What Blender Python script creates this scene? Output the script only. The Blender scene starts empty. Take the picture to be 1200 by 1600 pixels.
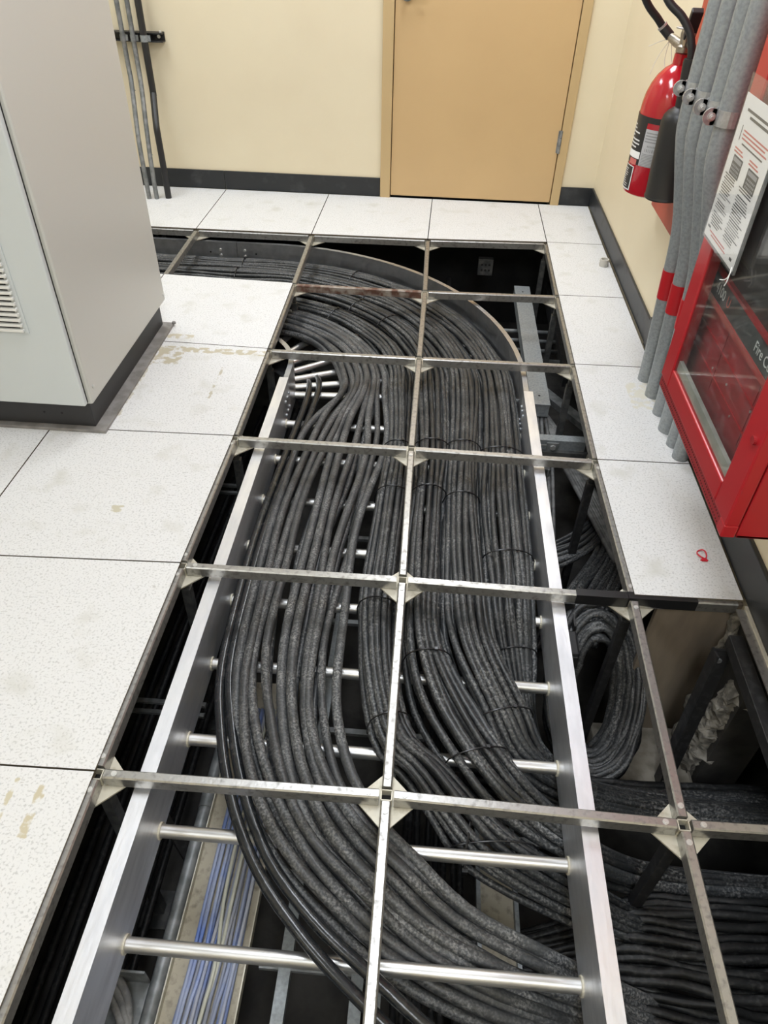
import bpy, math, random
from mathutils import Vector, Matrix
R = math.radians
random.seed(7)
SC = bpy.context.scene
COL = SC.collection

# ------------------------------------------------------------------ camera, light, exposure
cam = bpy.data.objects.new('camera', bpy.data.cameras.new('camera'))
COL.objects.link(cam)
cam.location = (0.6293, -0.7345, 1.4303)
cam.rotation_euler = (0.8482, -0.0215, 0.0748)
cam.data.sensor_fit = 'AUTO'
cam.data.sensor_width = 36
cam.data.lens = 1130.13 / 1600 * 36
cam.data.clip_start = 0.05
SC.camera = cam
W = bpy.data.worlds.new('world'); SC.world = W; W.use_nodes = True
W.node_tree.nodes['Background'].inputs[0].default_value = (1, 1, 1, 1)
W.node_tree.nodes['Background'].inputs[1].default_value = 0.0
SC.view_settings.view_transform = 'Standard'
SC.view_settings.look = 'None'
SC.view_settings.exposure = 0.0
SC.view_settings.gamma = 1.0
SC.view_settings.use_curve_mapping = False
CEIL = 2.75
LIGHTS = [(-1.25, -1.75), (0.85, -1.75), (0.35, 0.75), (-1.25, 2.85), (0.85, 2.85)]
POWER = [10, 23, 25, 22, 23]
for (lx, ly), watts in zip(LIGHTS, POWER):
    ld = bpy.data.lights.new('troffer_light', 'AREA'); ld.shape = 'RECTANGLE'
    ld.size, ld.size_y = 0.56, 1.16
    ld.energy = watts
    ld.color = (0.90, 0.965, 1.06)
    lo = bpy.data.objects.new('troffer_light', ld); COL.objects.link(lo)
    lo.location = (lx, ly, CEIL - 0.045)

# ------------------------------------------------------------------ materials
def mat(name, c, c2=None, rough=0.6, metal=0.0, scale=30.0, lo=0.4, hi=0.6, bump=0.0, bscale=None, detail=4.0,
        stretch=None, vary=0.0, coat=0.0, spec=0.5, r2=None, patch=0):
    m = bpy.data.materials.new(name); m.use_nodes = True
    nt = m.node_tree; n = nt.nodes; l = nt.links
    b = n['Principled BSDF']
    b.inputs['Base Color'].default_value = (*c, 1)
    b.inputs['Roughness'].default_value = rough
    b.inputs['Metallic'].default_value = metal
    b.inputs['Coat Weight'].default_value = coat
    b.inputs['Specular IOR Level'].default_value = spec
    if c2 is None and not bump: return m
    tc = n.new('ShaderNodeTexCoord'); src = tc.outputs['Object']
    if stretch:
        mp = n.new('ShaderNodeMapping'); mp.inputs['Scale'].default_value = stretch
        l.new(src, mp.inputs[0]); src = mp.outputs[0]
    if c2 is not None:
        t = n.new('ShaderNodeTexNoise'); t.inputs['Scale'].default_value = scale; t.inputs['Detail'].default_value = detail
        l.new(src, t.inputs['Vector'])
        mr = n.new('ShaderNodeMapRange'); mr.inputs[1].default_value = lo; mr.inputs[2].default_value = hi
        l.new(t.outputs['Fac'], mr.inputs[0])
        if patch:
            t3 = n.new('ShaderNodeTexNoise'); t3.inputs['Scale'].default_value = patch; t3.inputs['Detail'].default_value = 2; l.new(src, t3.inputs['Vector'])
            m3 = n.new('ShaderNodeMapRange'); m3.inputs[1].default_value = 0.38; m3.inputs[2].default_value = 0.62; m3.inputs[3].default_value = 0.25; m3.inputs[4].default_value = 1.4; l.new(t3.outputs['Fac'], m3.inputs[0])
            mm = n.new('ShaderNodeMath'); mm.operation = 'MULTIPLY'; mm.use_clamp = True; l.new(mr.outputs[0], mm.inputs[0]); l.new(m3.outputs[0], mm.inputs[1]); mr = mm
        mx = n.new('ShaderNodeMix'); mx.data_type = 'RGBA'
        mx.inputs[6].default_value = (*c, 1); mx.inputs[7].default_value = (*c2, 1)
        l.new(mr.outputs[0], mx.inputs[0]); out = mx.outputs[2]
        if vary:
            oi = n.new('ShaderNodeObjectInfo'); v = n.new('ShaderNodeMapRange')
            v.inputs[3].default_value = 1 - vary; v.inputs[4].default_value = 1 + vary
            l.new(oi.outputs['Random'], v.inputs[0])
            hs = n.new('ShaderNodeHueSaturation'); l.new(v.outputs[0], hs.inputs['Value']); l.new(out, hs.inputs['Color'])
            out = hs.outputs[0]
        l.new(out, b.inputs['Base Color'])
        if r2 is not None:
            rr = n.new('ShaderNodeMapRange'); rr.inputs[3].default_value = rough; rr.inputs[4].default_value = r2
            l.new(mr.outputs[0], rr.inputs[0]); l.new(rr.outputs[0], b.inputs['Roughness'])
    if bump:
        t2 = n.new('ShaderNodeTexNoise'); t2.inputs['Scale'].default_value = bscale or scale; t2.inputs['Detail'].default_value = 3
        l.new(src, t2.inputs['Vector'])
        bp = n.new('ShaderNodeBump'); bp.inputs['Strength'].default_value = bump; bp.inputs['Distance'].default_value = 0.004
        l.new(t2.outputs['Fac'], bp.inputs['Height']); l.new(bp.outputs[0], b.inputs['Normal'])
    return m

def tile_mat(name, stains=()):
    """speckled white laminate; stains = (x0, y0, x1, y1, colour) worn patches with ragged edges"""
    m = mat(name, (0.66, 0.66, 0.64), rough=0.8, spec=0.2)
    nt = m.node_tree; n = nt.nodes; l = nt.links; b = n['Principled BSDF']
    tc = n.new('ShaderNodeTexCoord')
    def noise(s, d=4, st=None):
        t = n.new('ShaderNodeTexNoise'); t.inputs['Scale'].default_value = s; t.inputs['Detail'].default_value = d
        if st:
            mp = n.new('ShaderNodeMapping'); mp.inputs['Scale'].default_value = st; l.new(tc.outputs['Object'], mp.inputs[0]); l.new(mp.outputs[0], t.inputs[0])
        else: l.new(tc.outputs['Object'], t.inputs[0])
        return t.outputs['Fac']
    def rng(s, a, b_):
        mr = n.new('ShaderNodeMapRange'); mr.inputs[1].default_value = a; mr.inputs[2].default_value = b_; l.new(s, mr.inputs[0]); return mr.outputs[0]
    def mix(f, ca, cb):
        mx = n.new('ShaderNodeMix'); mx.data_type = 'RGBA'; l.new(f, mx.inputs[0])
        for k, cc in ((6, ca), (7, cb)):
            if isinstance(cc, tuple): mx.inputs[k].default_value = (*cc, 1)
            else: l.new(cc, mx.inputs[k])
        return mx.outputs[2]
    def mul(a, b_):
        q = n.new('ShaderNodeMath'); q.operation = 'MULTIPLY'; l.new(a, q.inputs[0]); l.new(b_, q.inputs[1]); return q.outputs[0]
    c = mix(rng(noise(170, 3), 0.53, 0.66), (0.66, 0.66, 0.655), (0.50, 0.50, 0.495))
    c = mix(rng(noise(9, 5), 0.56, 0.78), c, (0.55, 0.545, 0.51))
    c = mix(rng(noise(60, 2, (1, 2.5, 1)), 0.70, 0.76), c, (0.48, 0.47, 0.45))
    sep = n.new('ShaderNodeSeparateXYZ'); l.new(tc.outputs['Object'], sep.inputs[0])
    for x0, y0, x1, y1, sc in stains:
        def band(s, a, b_):
            e = 0.012
            return mul(rng(s, a - e, a + e), rng(s, b_ + e, b_ - e))
        f = mul(band(sep.outputs[0], x0, x1), band(sep.outputs[1], y0, y1))
        q = n.new('ShaderNodeMath'); q.operation = 'ADD'; l.new(f, q.inputs[0]); l.new(noise(38, 5), q.inputs[1])
        c = mix(rng(q.outputs[0], 1.42, 1.52), c, sc)
    l.new(c, b.inputs['Base Color'])
    return m

M = {}
TAN = (0.47, 0.43, 0.33)
M['tile'] = tile_mat('white_laminate_tile')
M['tile_stain'] = tile_mat('white_laminate_tile_glue_stained', [
    (-0.60, 1.74, 0.02, 1.80, TAN), (-0.44, 1.28, -0.40, 1.72, (0.5, 0.47, 0.40)), (-0.15, 1.42, -0.12, 1.66, (0.45, 0.42, 0.34)),
    (-0.42, 1.64, -0.30, 1.78, TAN), (-0.09, 1.52, -0.07, 1.60, (0.5, 0.48, 0.42))])
M['tile_stain2'] = tile_mat('white_laminate_tile_tan_edge', [(-0.52, 1.845, -0.30, 1.90, (0.52, 0.48, 0.38)), (-0.12, 1.93, -0.04, 1.95, (0.4, 0.38, 0.33))])
M['tile_stain3'] = tile_mat('white_laminate_tile_smudged', [(-0.275, 0.79, -0.22, 0.84, (0.5, 0.47, 0.37))])
M['tile_stain4'] = tile_mat('white_laminate_tile_scuffed', [(-0.115, -0.16, -0.075, -0.03, (0.5, 0.45, 0.33)), (-0.17, -0.13, -0.14, -0.02, (0.52, 0.48, 0.36))])
M['tile_stain5'] = tile_mat('white_laminate_tile_worn_by_conduits', [(1.38, 1.52, 1.50, 1.72, (0.62, 0.60, 0.52))])
M['tile_edge'] = mat('tile_edge_brown', (0.12, 0.10, 0.07), rough=0.6)
M['pan'] = mat('tile_pan_steel', (0.25, 0.25, 0.25), rough=0.6, metal=0.3)
M['wall'] = mat('cream_painted_wall', (0.77, 0.685, 0.50), (0.74, 0.65, 0.47), rough=0.55, scale=3, lo=0.3, hi=0.7, bump=0.05, bscale=220)
M['ceil'] = mat('ceiling_white', (0.8, 0.8, 0.78), rough=0.9)
M['door'] = mat('tan_door_paint', (0.58, 0.40, 0.20), (0.555, 0.38, 0.19), rough=0.45, scale=4, lo=0.3, hi=0.7)
M['frame'] = mat('tan_frame_paint', (0.52, 0.375, 0.19), rough=0.45)
M['base'] = mat('black_vinyl_baseboard', (0.016, 0.018, 0.020), (0.05, 0.052, 0.055), rough=0.4, scale=14, lo=0.55, hi=0.8, r2=0.6)
M['cab'] = mat('cabinet_grey_paint', (0.52, 0.52, 0.485), rough=0.38)
M['cabdoor'] = mat('cabinet_door_grey_paint', (0.56, 0.595, 0.60), rough=0.42)
M['slat'] = mat('vent_slat_plastic', (0.72, 0.72, 0.69), rough=0.5)
M['black'] = mat('black_plinth', (0.022, 0.022, 0.024), rough=0.5)
M['dark'] = mat('dark_void', (0.01, 0.01, 0.01), rough=0.8)
M['skirt'] = mat('grey_steel_skirt', (0.17, 0.16, 0.15), (0.24, 0.23, 0.22), rough=0.55, scale=20)
M['alu'] = mat('brushed_aluminium', (0.80, 0.81, 0.84), (0.62, 0.63, 0.66), rough=0.40, metal=1.0, scale=25, lo=0.4, hi=0.7, r2=0.5, bump=0.08, bscale=90, stretch=(1, 0.25, 1))
M['alur'] = mat('aluminium_tray_elbow', (0.55, 0.56, 0.58), (0.38, 0.39, 0.41), rough=0.35, metal=1.0, scale=16, lo=0.4, hi=0.7, r2=0.5, bump=0.08)
M['rung'] = mat('aluminium_rung', (0.60, 0.60, 0.595), (0.44, 0.44, 0.43), rough=0.36, metal=0.9, scale=40, lo=0.5, hi=0.75, stretch=(0.2, 1, 1))
M['strg'] = mat('zinc_stringer', (0.42, 0.415, 0.40), (0.22, 0.215, 0.20), rough=0.34, metal=0.85, scale=70, lo=0.50, hi=0.75, r2=0.5, bump=0.1, bscale=120)
M['rust'] = mat('rusty_stringer', (0.34, 0.30, 0.26), (0.13, 0.065, 0.045), rough=0.55, metal=0.4, scale=25, lo=0.4, hi=0.6, bump=0.2)
M['plate'] = mat('cream_zinc_plate', (0.55, 0.52, 0.43), (0.38, 0.34, 0.25), rough=0.5, metal=0.35, scale=45, lo=0.55, hi=0.75)
M['post'] = mat('dark_pedestal_steel', (0.07, 0.072, 0.072), (0.13, 0.13, 0.125), rough=0.5, metal=0.4, scale=30)
M['postb'] = mat('black_pedestal_steel', (0.018, 0.018, 0.019), (0.05, 0.05, 0.05), rough=0.5, scale=50, lo=0.5, hi=0.75)
M['tape'] = mat('black_tape', (0.012, 0.012, 0.013), rough=0.35)
M['cable'] = mat('dusty_black_cable', (0.022, 0.024, 0.026), (0.19, 0.19, 0.185), rough=0.38, scale=170, lo=0.46, hi=0.80, detail=7, bump=0.25, bscale=70, vary=0.5, r2=0.75, patch=11)
M['cableg'] = mat('dusty_grey_black_cable', (0.034, 0.036, 0.038), (0.22, 0.22, 0.215), rough=0.42, scale=190, lo=0.43, hi=0.80, detail=7, bump=0.28, bscale=80, vary=0.4, r2=0.8, patch=12)
M['shiny'] = mat('shiny_black_cable', (0.014, 0.016, 0.018), (0.05, 0.05, 0.05), rough=0.22, scale=50, lo=0.55, hi=0.8, bump=0.2, bscale=45)
M['cabled'] = mat('pit_shade_black_cable', (0.010, 0.0105, 0.011), (0.05, 0.05, 0.05), rough=0.45, scale=90, lo=0.5, hi=0.8, detail=6, bump=0.3, vary=0.3, spec=0.28, patch=9)  # darker copy of the black cable, with the pit's shade in its colour
M['cablegr'] = mat('grey_cable', (0.22, 0.22, 0.215), (0.12, 0.12, 0.12), rough=0.55, scale=40, vary=0.3)
M['tie'] = mat('black_zip_tie', (0.008, 0.008, 0.009), rough=0.3)
M['blue'] = mat('blue_network_cable', (0.12, 0.20, 0.50), (0.30, 0.34, 0.46), rough=0.5, scale=9, lo=0.34, hi=0.56, vary=0.25)
M['bluegr'] = mat('grey_blue_network_cable', (0.28, 0.31, 0.40), (0.36, 0.37, 0.41), rough=0.5, scale=14, vary=0.2)
M['white'] = mat('off_white_network_cable', (0.55, 0.55, 0.46), rough=0.5)
M['beige'] = mat('beige_dusty_channel', (0.40, 0.36, 0.28), (0.22, 0.20, 0.155), rough=0.8, scale=60, lo=0.5, hi=0.75, bump=0.2)
M['galv'] = mat('galvanized_steel', (0.315, 0.34, 0.35), (0.25, 0.27, 0.28), rough=0.42, metal=0.35, scale=110, lo=0.4, hi=0.65, detail=6, r2=0.5)
M['galvb'] = mat('bright_galvanized_strap', (0.50, 0.51, 0.51), (0.40, 0.41, 0.41), rough=0.35, metal=0.6, scale=60)
M['galvd'] = mat('dim_galvanized_steel', (0.27, 0.28, 0.28), (0.17, 0.18, 0.18), rough=0.5, metal=0.4, scale=30)
M['red'] = mat('gloss_red_panel', (0.40, 0.012, 0.018), rough=0.28)
M['redin'] = mat('inner_red_panel', (0.42, 0.03, 0.04), (0.33, 0.025, 0.03), rough=0.4, scale=20)
M['redv'] = mat('dark_red_strip', (0.28, 0.010, 0.014), rough=0.4)
M['board'] = mat('red_painted_plywood', (0.50, 0.085, 0.045), (0.44, 0.07, 0.04), rough=0.5, scale=12)
M['ext'] = mat('extinguisher_red', (0.45, 0.008, 0.018), rough=0.16, coat=0.5)
M['band'] = mat('red_band_paint', (0.45, 0.010, 0.016), rough=0.35)
M['rubber'] = mat('black_rubber', (0.018, 0.018, 0.019), rough=0.42)
M['horn'] = mat('black_horn', (0.014, 0.014, 0.014), rough=0.42)
M['brass'] = mat('nickel_valve', (0.45, 0.41, 0.36), (0.30, 0.27, 0.23), rough=0.35, metal=0.9, scale=60)
M['chrome'] = mat('bright_steel', (0.62, 0.62, 0.60), rough=0.42, metal=0.7)
M['yellow'] = mat('yellow_pin', (0.6, 0.38, 0.03), rough=0.5)
M['paper'] = mat('white_paper', (0.88, 0.88, 0.86), rough=0.6)
M['ink'] = mat('grey_black_print', (0.07, 0.07, 0.07), rough=0.7)
M['inkr'] = mat('red_print', (0.60, 0.16, 0.14), rough=0.7)
M['inkg'] = mat('grey_print', (0.30, 0.30, 0.30), rough=0.7)
M['silver'] = mat('silver_label', (0.50, 0.50, 0.51), rough=0.4)
M['labelb'] = mat('black_label', (0.02, 0.02, 0.02), rough=0.4)
M['lett'] = mat('white_lettering', (0.75, 0.75, 0.75), rough=0.5)
M['strip'] = mat('grey_name_strip', (0.055, 0.062, 0.065), rough=0.4)
M['ledge'] = mat('grey_ledge_strip', (0.50, 0.51, 0.47), (0.36, 0.37, 0.34), rough=0.5, scale=15)
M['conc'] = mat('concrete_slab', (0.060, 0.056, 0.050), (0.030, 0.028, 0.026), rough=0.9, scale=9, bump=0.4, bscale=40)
M['void'] = mat('shade_darkened_concrete', (0.022, 0.022, 0.022), (0.012, 0.012, 0.012), rough=0.85, scale=8)  # underfloor shade put into the colour of the lower walls
M['brown'] = mat('brown_plenum_board', (0.25, 0.205, 0.155), (0.15, 0.12, 0.09), rough=0.6, scale=5, lo=0.35, hi=0.65, bump=0.1, bscale=30, stretch=(3, 3, 0.6))
M['dusty'] = mat('dusty_concrete', (0.34, 0.31, 0.26), (0.22, 0.20, 0.165), rough=0.95, scale=22, bump=0.5)
M['mortar'] = mat('rough_mortar', (0.34, 0.315, 0.27), (0.13, 0.12, 0.10), rough=0.95, scale=30, bump=1.0, bscale=60)
M['wcable'] = mat('white_wire', (0.7, 0.68, 0.62), rough=0.4)
M['redtie'] = mat('red_plastic', (0.6, 0.01, 0.03), rough=0.3)
M['cup'] = mat('off_white_plastic', (0.55, 0.53, 0.48), rough=0.5)
M['emit'] = bpy.data.materials.new('lamp_diffuser'); M['emit'].use_nodes = True
_b = M['emit'].node_tree.nodes['Principled BSDF']; _b.inputs['Emission Color'].default_value = (0.93, 0.97, 1.0, 1); _b.inputs['Emission Strength'].default_value = 6.0

def clear_mat(name, tint, base_gloss, haze=0.11):
    m = bpy.data.materials.new(name); m.use_nodes = True; nt = m.node_tree; n = nt.nodes; l = nt.links
    n.remove(n['Principled BSDF'])
    tr = n.new('ShaderNodeBsdfTransparent'); tr.inputs[0].default_value = (*tint, 1)
    gl = n.new('ShaderNodeBsdfGlossy'); gl.inputs['Roughness'].default_value = 0.04
    lw = n.new('ShaderNodeLayerWeight'); pw = n.new('ShaderNodeMath'); pw.operation = 'POWER'; pw.inputs[1].default_value = 5.0; l.new(lw.outputs['Facing'], pw.inputs[0])
    fr = n.new('ShaderNodeMapRange'); fr.inputs[3].default_value = ((base_gloss - 1) / (base_gloss + 1)) ** 2; l.new(pw.outputs[0], fr.inputs[0])
    mx = n.new('ShaderNodeMixShader'); l.new(fr.outputs[0], mx.inputs[0]); l.new(tr.outputs[0], mx.inputs[1]); l.new(gl.outputs[0], mx.inputs[2])
    # fine milky scratches
    df = n.new('ShaderNodeBsdfDiffuse'); df.inputs[0].default_value = (0.6, 0.6, 0.6, 1)
    tc = n.new('ShaderNodeTexCoord'); mp = n.new('ShaderNodeMapping'); mp.inputs['Scale'].default_value = (1, 14, 60); mp.inputs['Rotation'].default_value = (0.5, 0, 0)
    t = n.new('ShaderNodeTexNoise'); t.inputs['Scale'].default_value = 2.0; t.inputs['Detail'].default_value = 6
    l.new(tc.outputs['Object'], mp.inputs[0]); l.new(mp.outputs[0], t.inputs[0])
    mr = n.new('ShaderNodeMapRange'); mr.inputs[1].default_value = 0.55; mr.inputs[2].default_value = 0.85; mr.inputs[3].default_value = 0.015; mr.inputs[4].default_value = 0.02 + haze
    l.new(t.outputs['Fac'], mr.inputs[0])
    mx2 = n.new('ShaderNodeMixShader'); l.new(mr.outputs[0], mx2.inputs[0]); l.new(mx.outputs[0], mx2.inputs[1]); l.new(df.outputs[0], mx2.inputs[2])
    l.new(mx2.outputs[0], n['Material Output'].inputs[0])
    return m
M['glass'] = clear_mat('scratched_clear_window', (0.93, 0.95, 0.94), 1.45)
M['sleeve'] = clear_mat('clear_plastic_sleeve', (0.97, 0.97, 0.97), 1.3, 0.0)

# ------------------------------------------------------------------ helpers
ORG = {}
def link(name, me_or_none, parent=None, loc=(0, 0, 0)):
    o = bpy.data.objects.new(name, me_or_none); COL.objects.link(o)
    ORG[o.name] = Vector(loc)
    if parent:
        o.parent = parent; o.location = Vector(loc) - ORG[parent.name]
    else: o.location = loc
    return o
def tag(o, label=None, cat=None, group=None, kind=None):
    if label: o['label'] = label
    if cat: o['category'] = cat
    if group: o['group'] = group
    if kind: o['kind'] = kind
    return o
def thing(name, label, cat, loc=(0, 0, 0), group=None):
    return tag(link(name, None, None, loc), label, cat, group)

def frames(pts, closed=False):
    P = [Vector(p) for p in pts]; n = len(P); T = []
    for i in range(n):
        a = P[(i - 1) % n] if closed else P[max(i - 1, 0)]
        b = P[(i + 1) % n] if closed else P[min(i + 1, n - 1)]
        t = (b - a); T.append(t.normalized() if t.length > 1e-9 else Vector((0, 0, 1)))
    up = Vector((0, 0, 1)) if abs(T[0].z) < 0.9 else Vector((1, 0, 0))
    N = [(up - T[0] * up.dot(T[0])).normalized()]
    for i in range(1, n):
        v = N[-1] - T[i] * N[-1].dot(T[i])
        N.append(v.normalized() if v.length > 1e-6 else N[-1])
    return P, T, N

class MB:
    def __init__(s): s.v = []; s.f = []; s.m = []; s.k = 0
    def add(s, vs, fs, mi=0):
        o = len(s.v); s.v += [tuple(v) for v in vs]
        for f in fs: s.f.append([i + o for i in f]); s.m.append(mi)
        return s
    def box(s, a, b, mi=0):
        x0, y0, z0 = a; x1, y1, z1 = b
        return s.hexa([(x0, y0), (x1, y0), (x1, y1), (x0, y1)], z0, z1, mi)
    def hexa(s, poly, z0, z1, mi=0, side=None):
        n = len(poly); o = len(s.v)
        s.v += [(x, y, z0) for x, y in poly] + [(x, y, z1) for x, y in poly]
        s.f.append([o + i for i in reversed(range(n))]); s.m.append(mi if side is None else side)
        s.f.append([o + n + i for i in range(n)]); s.m.append(mi)
        for i in range(n):
            j = (i + 1) % n
            s.f.append([o + i, o + j, o + n + j, o + n + i]); s.m.append(mi if side is None else side)
        return s
    def obox(s, c, ax, ay, az, mi=0):
        """oriented box: centre c, half-vectors ax, ay, az"""
        c, ax, ay, az = map(Vector, (c, ax, ay, az))
        vs = [c + ax * i + ay * j + az * k for k in (-1, 1) for i, j in ((-1, -1), (1, -1), (1, 1), (-1, 1))]
        return s.add(vs, [[3, 2, 1, 0], [4, 5, 6, 7], [0, 1, 5, 4], [1, 2, 6, 5], [2, 3, 7, 6], [3, 0, 4, 7]], mi)
    def bar(s, p, q, w, h, up=(0, 0, 1), mi=0):
        p, q = Vector(p), Vector(q); d = (q - p); L = d.length / 2; d.normalize(); up = Vector(up)
        sd = d.cross(up).normalized(); u = sd.cross(d).normalized()
        return s.obox((p + q) / 2, d * L, sd * w / 2, u * h / 2, mi)
    def tube(s, pts, r, n=8, closed=False, mi=0):
        P, T, N = frames(pts, closed); o = len(s.v); m = len(P)
        for i in range(m):
            B = T[i].cross(N[i]); rr = r[i] if isinstance(r, (list, tuple)) else r
            for k in range(n):
                a = 2 * math.pi * k / n
                s.v.append(tuple(P[i] + (N[i] * math.cos(a) + B * math.sin(a)) * rr))
        for i in range(m if closed else m - 1):
            i2 = (i + 1) % m
            for k in range(n):
                k2 = (k + 1) % n
                s.f.append([o + i * n + k, o + i * n + k2, o + i2 * n + k2, o + i2 * n + k]); s.m.append(mi)
        if not closed:
            s.f.append([o + k for k in reversed(range(n))]); s.m.append(mi)
            s.f.append([o + (m - 1) * n + k for k in range(n)]); s.m.append(mi)
        return s
    def lathe(s, c, prof, n=24, a0=0, a1=360, mi=0, axis=None):
        """prof: list of (r, z) about vertical axis at c; partial sweep allowed"""
        c = Vector(c); full = (a1 - a0) >= 360; cnt = n if full else n + 1; o = len(s.v)
        for r, z in prof:
            for k in range(cnt):
                a = R(a0 + (a1 - a0) * k / n); s.v.append((c.x + r * math.cos(a), c.y + r * math.sin(a), c.z + z))
        for i in range(len(prof) - 1):
            for k in range(n):
                k2 = (k + 1) % cnt
                s.f.append([o + i * cnt + k, o + i * cnt + k2, o + (i + 1) * cnt + k2, o + (i + 1) * cnt + k]); s.m.append(mi)
        if full:
            s.f.append([o + k for k in reversed(range(cnt))]); s.m.append(mi)
            s.f.append([o + (len(prof) - 1) * cnt + k for k in range(cnt)]); s.m.append(mi)
        return s
    def disc(s, c, nrm, r, h, n=10, mi=0):
        c, nrm = Vector(c), Vector(nrm).normalized()
        return s.tube([c, c + nrm * h], r, n, mi=mi)
    def build(s, name, mats, parent=None, smooth=False, bevel=0, auto=False):
        me = bpy.data.meshes.new(name); me.from_pydata(s.v, [], s.f)
        for m in (mats if isinstance(mats, (list, tuple)) else [mats]): me.materials.append(m)
        me.polygons.foreach_set('material_index', s.m)
        if smooth: me.polygons.foreach_set('use_smooth', [True] * len(s.f))
        me.update()
        if auto: me.set_sharp_from_angle(angle=R(40))
        o = link(name, me, parent)
        if bevel:
            b = o.modifiers.new('bevel', 'BEVEL'); b.width = bevel; b.segments = 2; b.limit_method = 'ANGLE'
        return o

def spline(P, n):
    """n samples of a Catmull-Rom curve through P (tuples of any length)"""
    P = [tuple(p) for p in P]; m = len(P); out = []
    D = [0]
    for a, b in zip(P, P[1:]): D.append(D[-1] + max(1e-6, math.dist(a[:3], b[:3]) ** 0.5))
    for q in range(n):
        d = D[-1] * q / (n - 1); i = 0
        while i < m - 2 and d > D[i + 1]: i += 1
        u = (d - D[i]) / (D[i + 1] - D[i])
        p0, p1, p2, p3 = P[max(i - 1, 0)], P[i], P[i + 1], P[min(i + 2, m - 1)]
        r = []
        for a, b, c, e in zip(p0, p1, p2, p3):
            r.append(0.5 * (2 * b + (c - a) * u + (2 * a - 5 * b + 4 * c - e) * u * u + (3 * b - a - 3 * c + e) * u ** 3))
        out.append(tuple(r))
    return out
ORD = ['first', 'second', 'third', 'fourth', 'fifth', 'sixth', 'seventh', 'eighth', 'ninth', 'tenth', 'eleventh', 'twelfth', 'thirteenth', 'fourteenth', 'fifteenth', 'sixteenth', 'seventeenth', 'eighteenth', 'nineteenth', 'twentieth']

# ------------------------------------------------------------------ room shell
XR, YB, XL, YF = 1.535, 3.69, -2.44, -2.44
SUB = -0.75
def S(o): o['kind'] = 'structure'; return o
DX0, DX1 = 0.36, 1.30
wb = MB(); wb.box((XL, YB, -.03), (DX0, YB + 0.12, CEIL)); wb.box((DX1, YB, -.03), (XR + 0.12, YB + 0.12, CEIL)); wb.box((DX0, YB, 2.12), (DX1, YB + 0.12, CEIL))
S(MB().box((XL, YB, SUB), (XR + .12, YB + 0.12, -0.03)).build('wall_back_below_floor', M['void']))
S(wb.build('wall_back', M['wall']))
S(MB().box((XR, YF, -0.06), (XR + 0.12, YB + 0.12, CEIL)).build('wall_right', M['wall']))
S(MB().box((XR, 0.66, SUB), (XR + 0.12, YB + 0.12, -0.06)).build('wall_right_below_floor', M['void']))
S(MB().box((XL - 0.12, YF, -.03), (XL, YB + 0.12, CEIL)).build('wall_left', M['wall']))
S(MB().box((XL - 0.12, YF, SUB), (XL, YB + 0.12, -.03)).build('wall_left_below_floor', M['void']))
S(MB().box((XL - 0.12, YF - 0.12, SUB), (XR + 0.12, YF, CEIL)).build('wall_front', M['wall']))
S(MB().box((XL - 0.12, YF - 0.12, CEIL), (XR + 0.12, YB + 0.12, CEIL + 0.1)).build('ceiling', M['ceil']))
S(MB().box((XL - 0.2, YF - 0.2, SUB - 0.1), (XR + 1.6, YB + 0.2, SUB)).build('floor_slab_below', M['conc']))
bb = MB().box((XL, YB - 0.009, 0.006), (-0.615, YB, 0.108)); S(bb.build('baseboard_back', M['base'], bevel=0.002))
S(MB().box((-0.613, YB - 0.009, 0.006), (0.304, YB, 0.108)).build('baseboard_back', M['base'], bevel=0.002))
S(MB().box((1.347, YB - 0.009, 0.006), (XR, YB, 0.105)).build('baseboard_back', M['base'], bevel=0.002))
S(MB().box((XR - 0.010, 2.03, 0.006), (XR, YB - 0.009, 0.106)).build('baseboard_right', M['base'], bevel=0.003))
S(MB().box((XR - 0.014, YF, 0.004), (XR, 2.028, 0.125)).build('baseboard_right', M['base'], bevel=0.003))

# door
dr = S(link('door_1', None, None, (0.83, YB, 0.006)))
MB().box((0.367, YB - 0.012, 0.018), (1.294, YB + 0.03, 2.09)).build('door_slab', M['door'], dr, bevel=0.002)
fr = MB().box((0.306, YB - 0.022, 0.004), (0.363, YB + 0.05, 2.15)).box((1.298, YB - 0.022, 0.004), (1.346, YB + 0.05, 2.15)).box((0.306, YB - 0.022, 2.094), (1.346, YB + 0.05, 2.15))
fr.build('door_frame', M['frame'], dr, bevel=0.002)
MB().box((0.363, YB + 0.03, 0.0), (1.298, YB + 0.06, 2.1)).build('door_gap_backing', M['dark'], dr)
hd = MB().lathe((0, 0, 0), [(0.03, 0), (0.03, 0.01), (0.012, 0.012), (0.012, 0.05)], 20)
hd.v = [(0.425 + x, YB - 0.012 - z, 0.985 + y) for x, y, z in hd.v]
hd.tube([(0.425, YB - 0.06, 0.985), (0.45, YB - 0.064, 0.985), (0.53, YB - 0.064, 0.985)], 0.010, 10)
hd.build('handle', M['galvd'], dr, smooth=True, auto=True)
hg = MB().tube([(1.296, YB - 0.022, 0.285), (1.296, YB - 0.022, 0.323)], 0.008, 10).tube([(1.296, YB - 0.022, 0.325), (1.296, YB - 0.022, 0.363)], 0.008, 10).tube([(1.296, YB - 0.022, 0.365), (1.296, YB - 0.022, 0.400)], 0.008, 10)
hg.box((1.282, YB - 0.016, 0.287), (1.31, YB - 0.011, 0.398))
hg.build('hinge', M['galvd'], dr)

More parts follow.
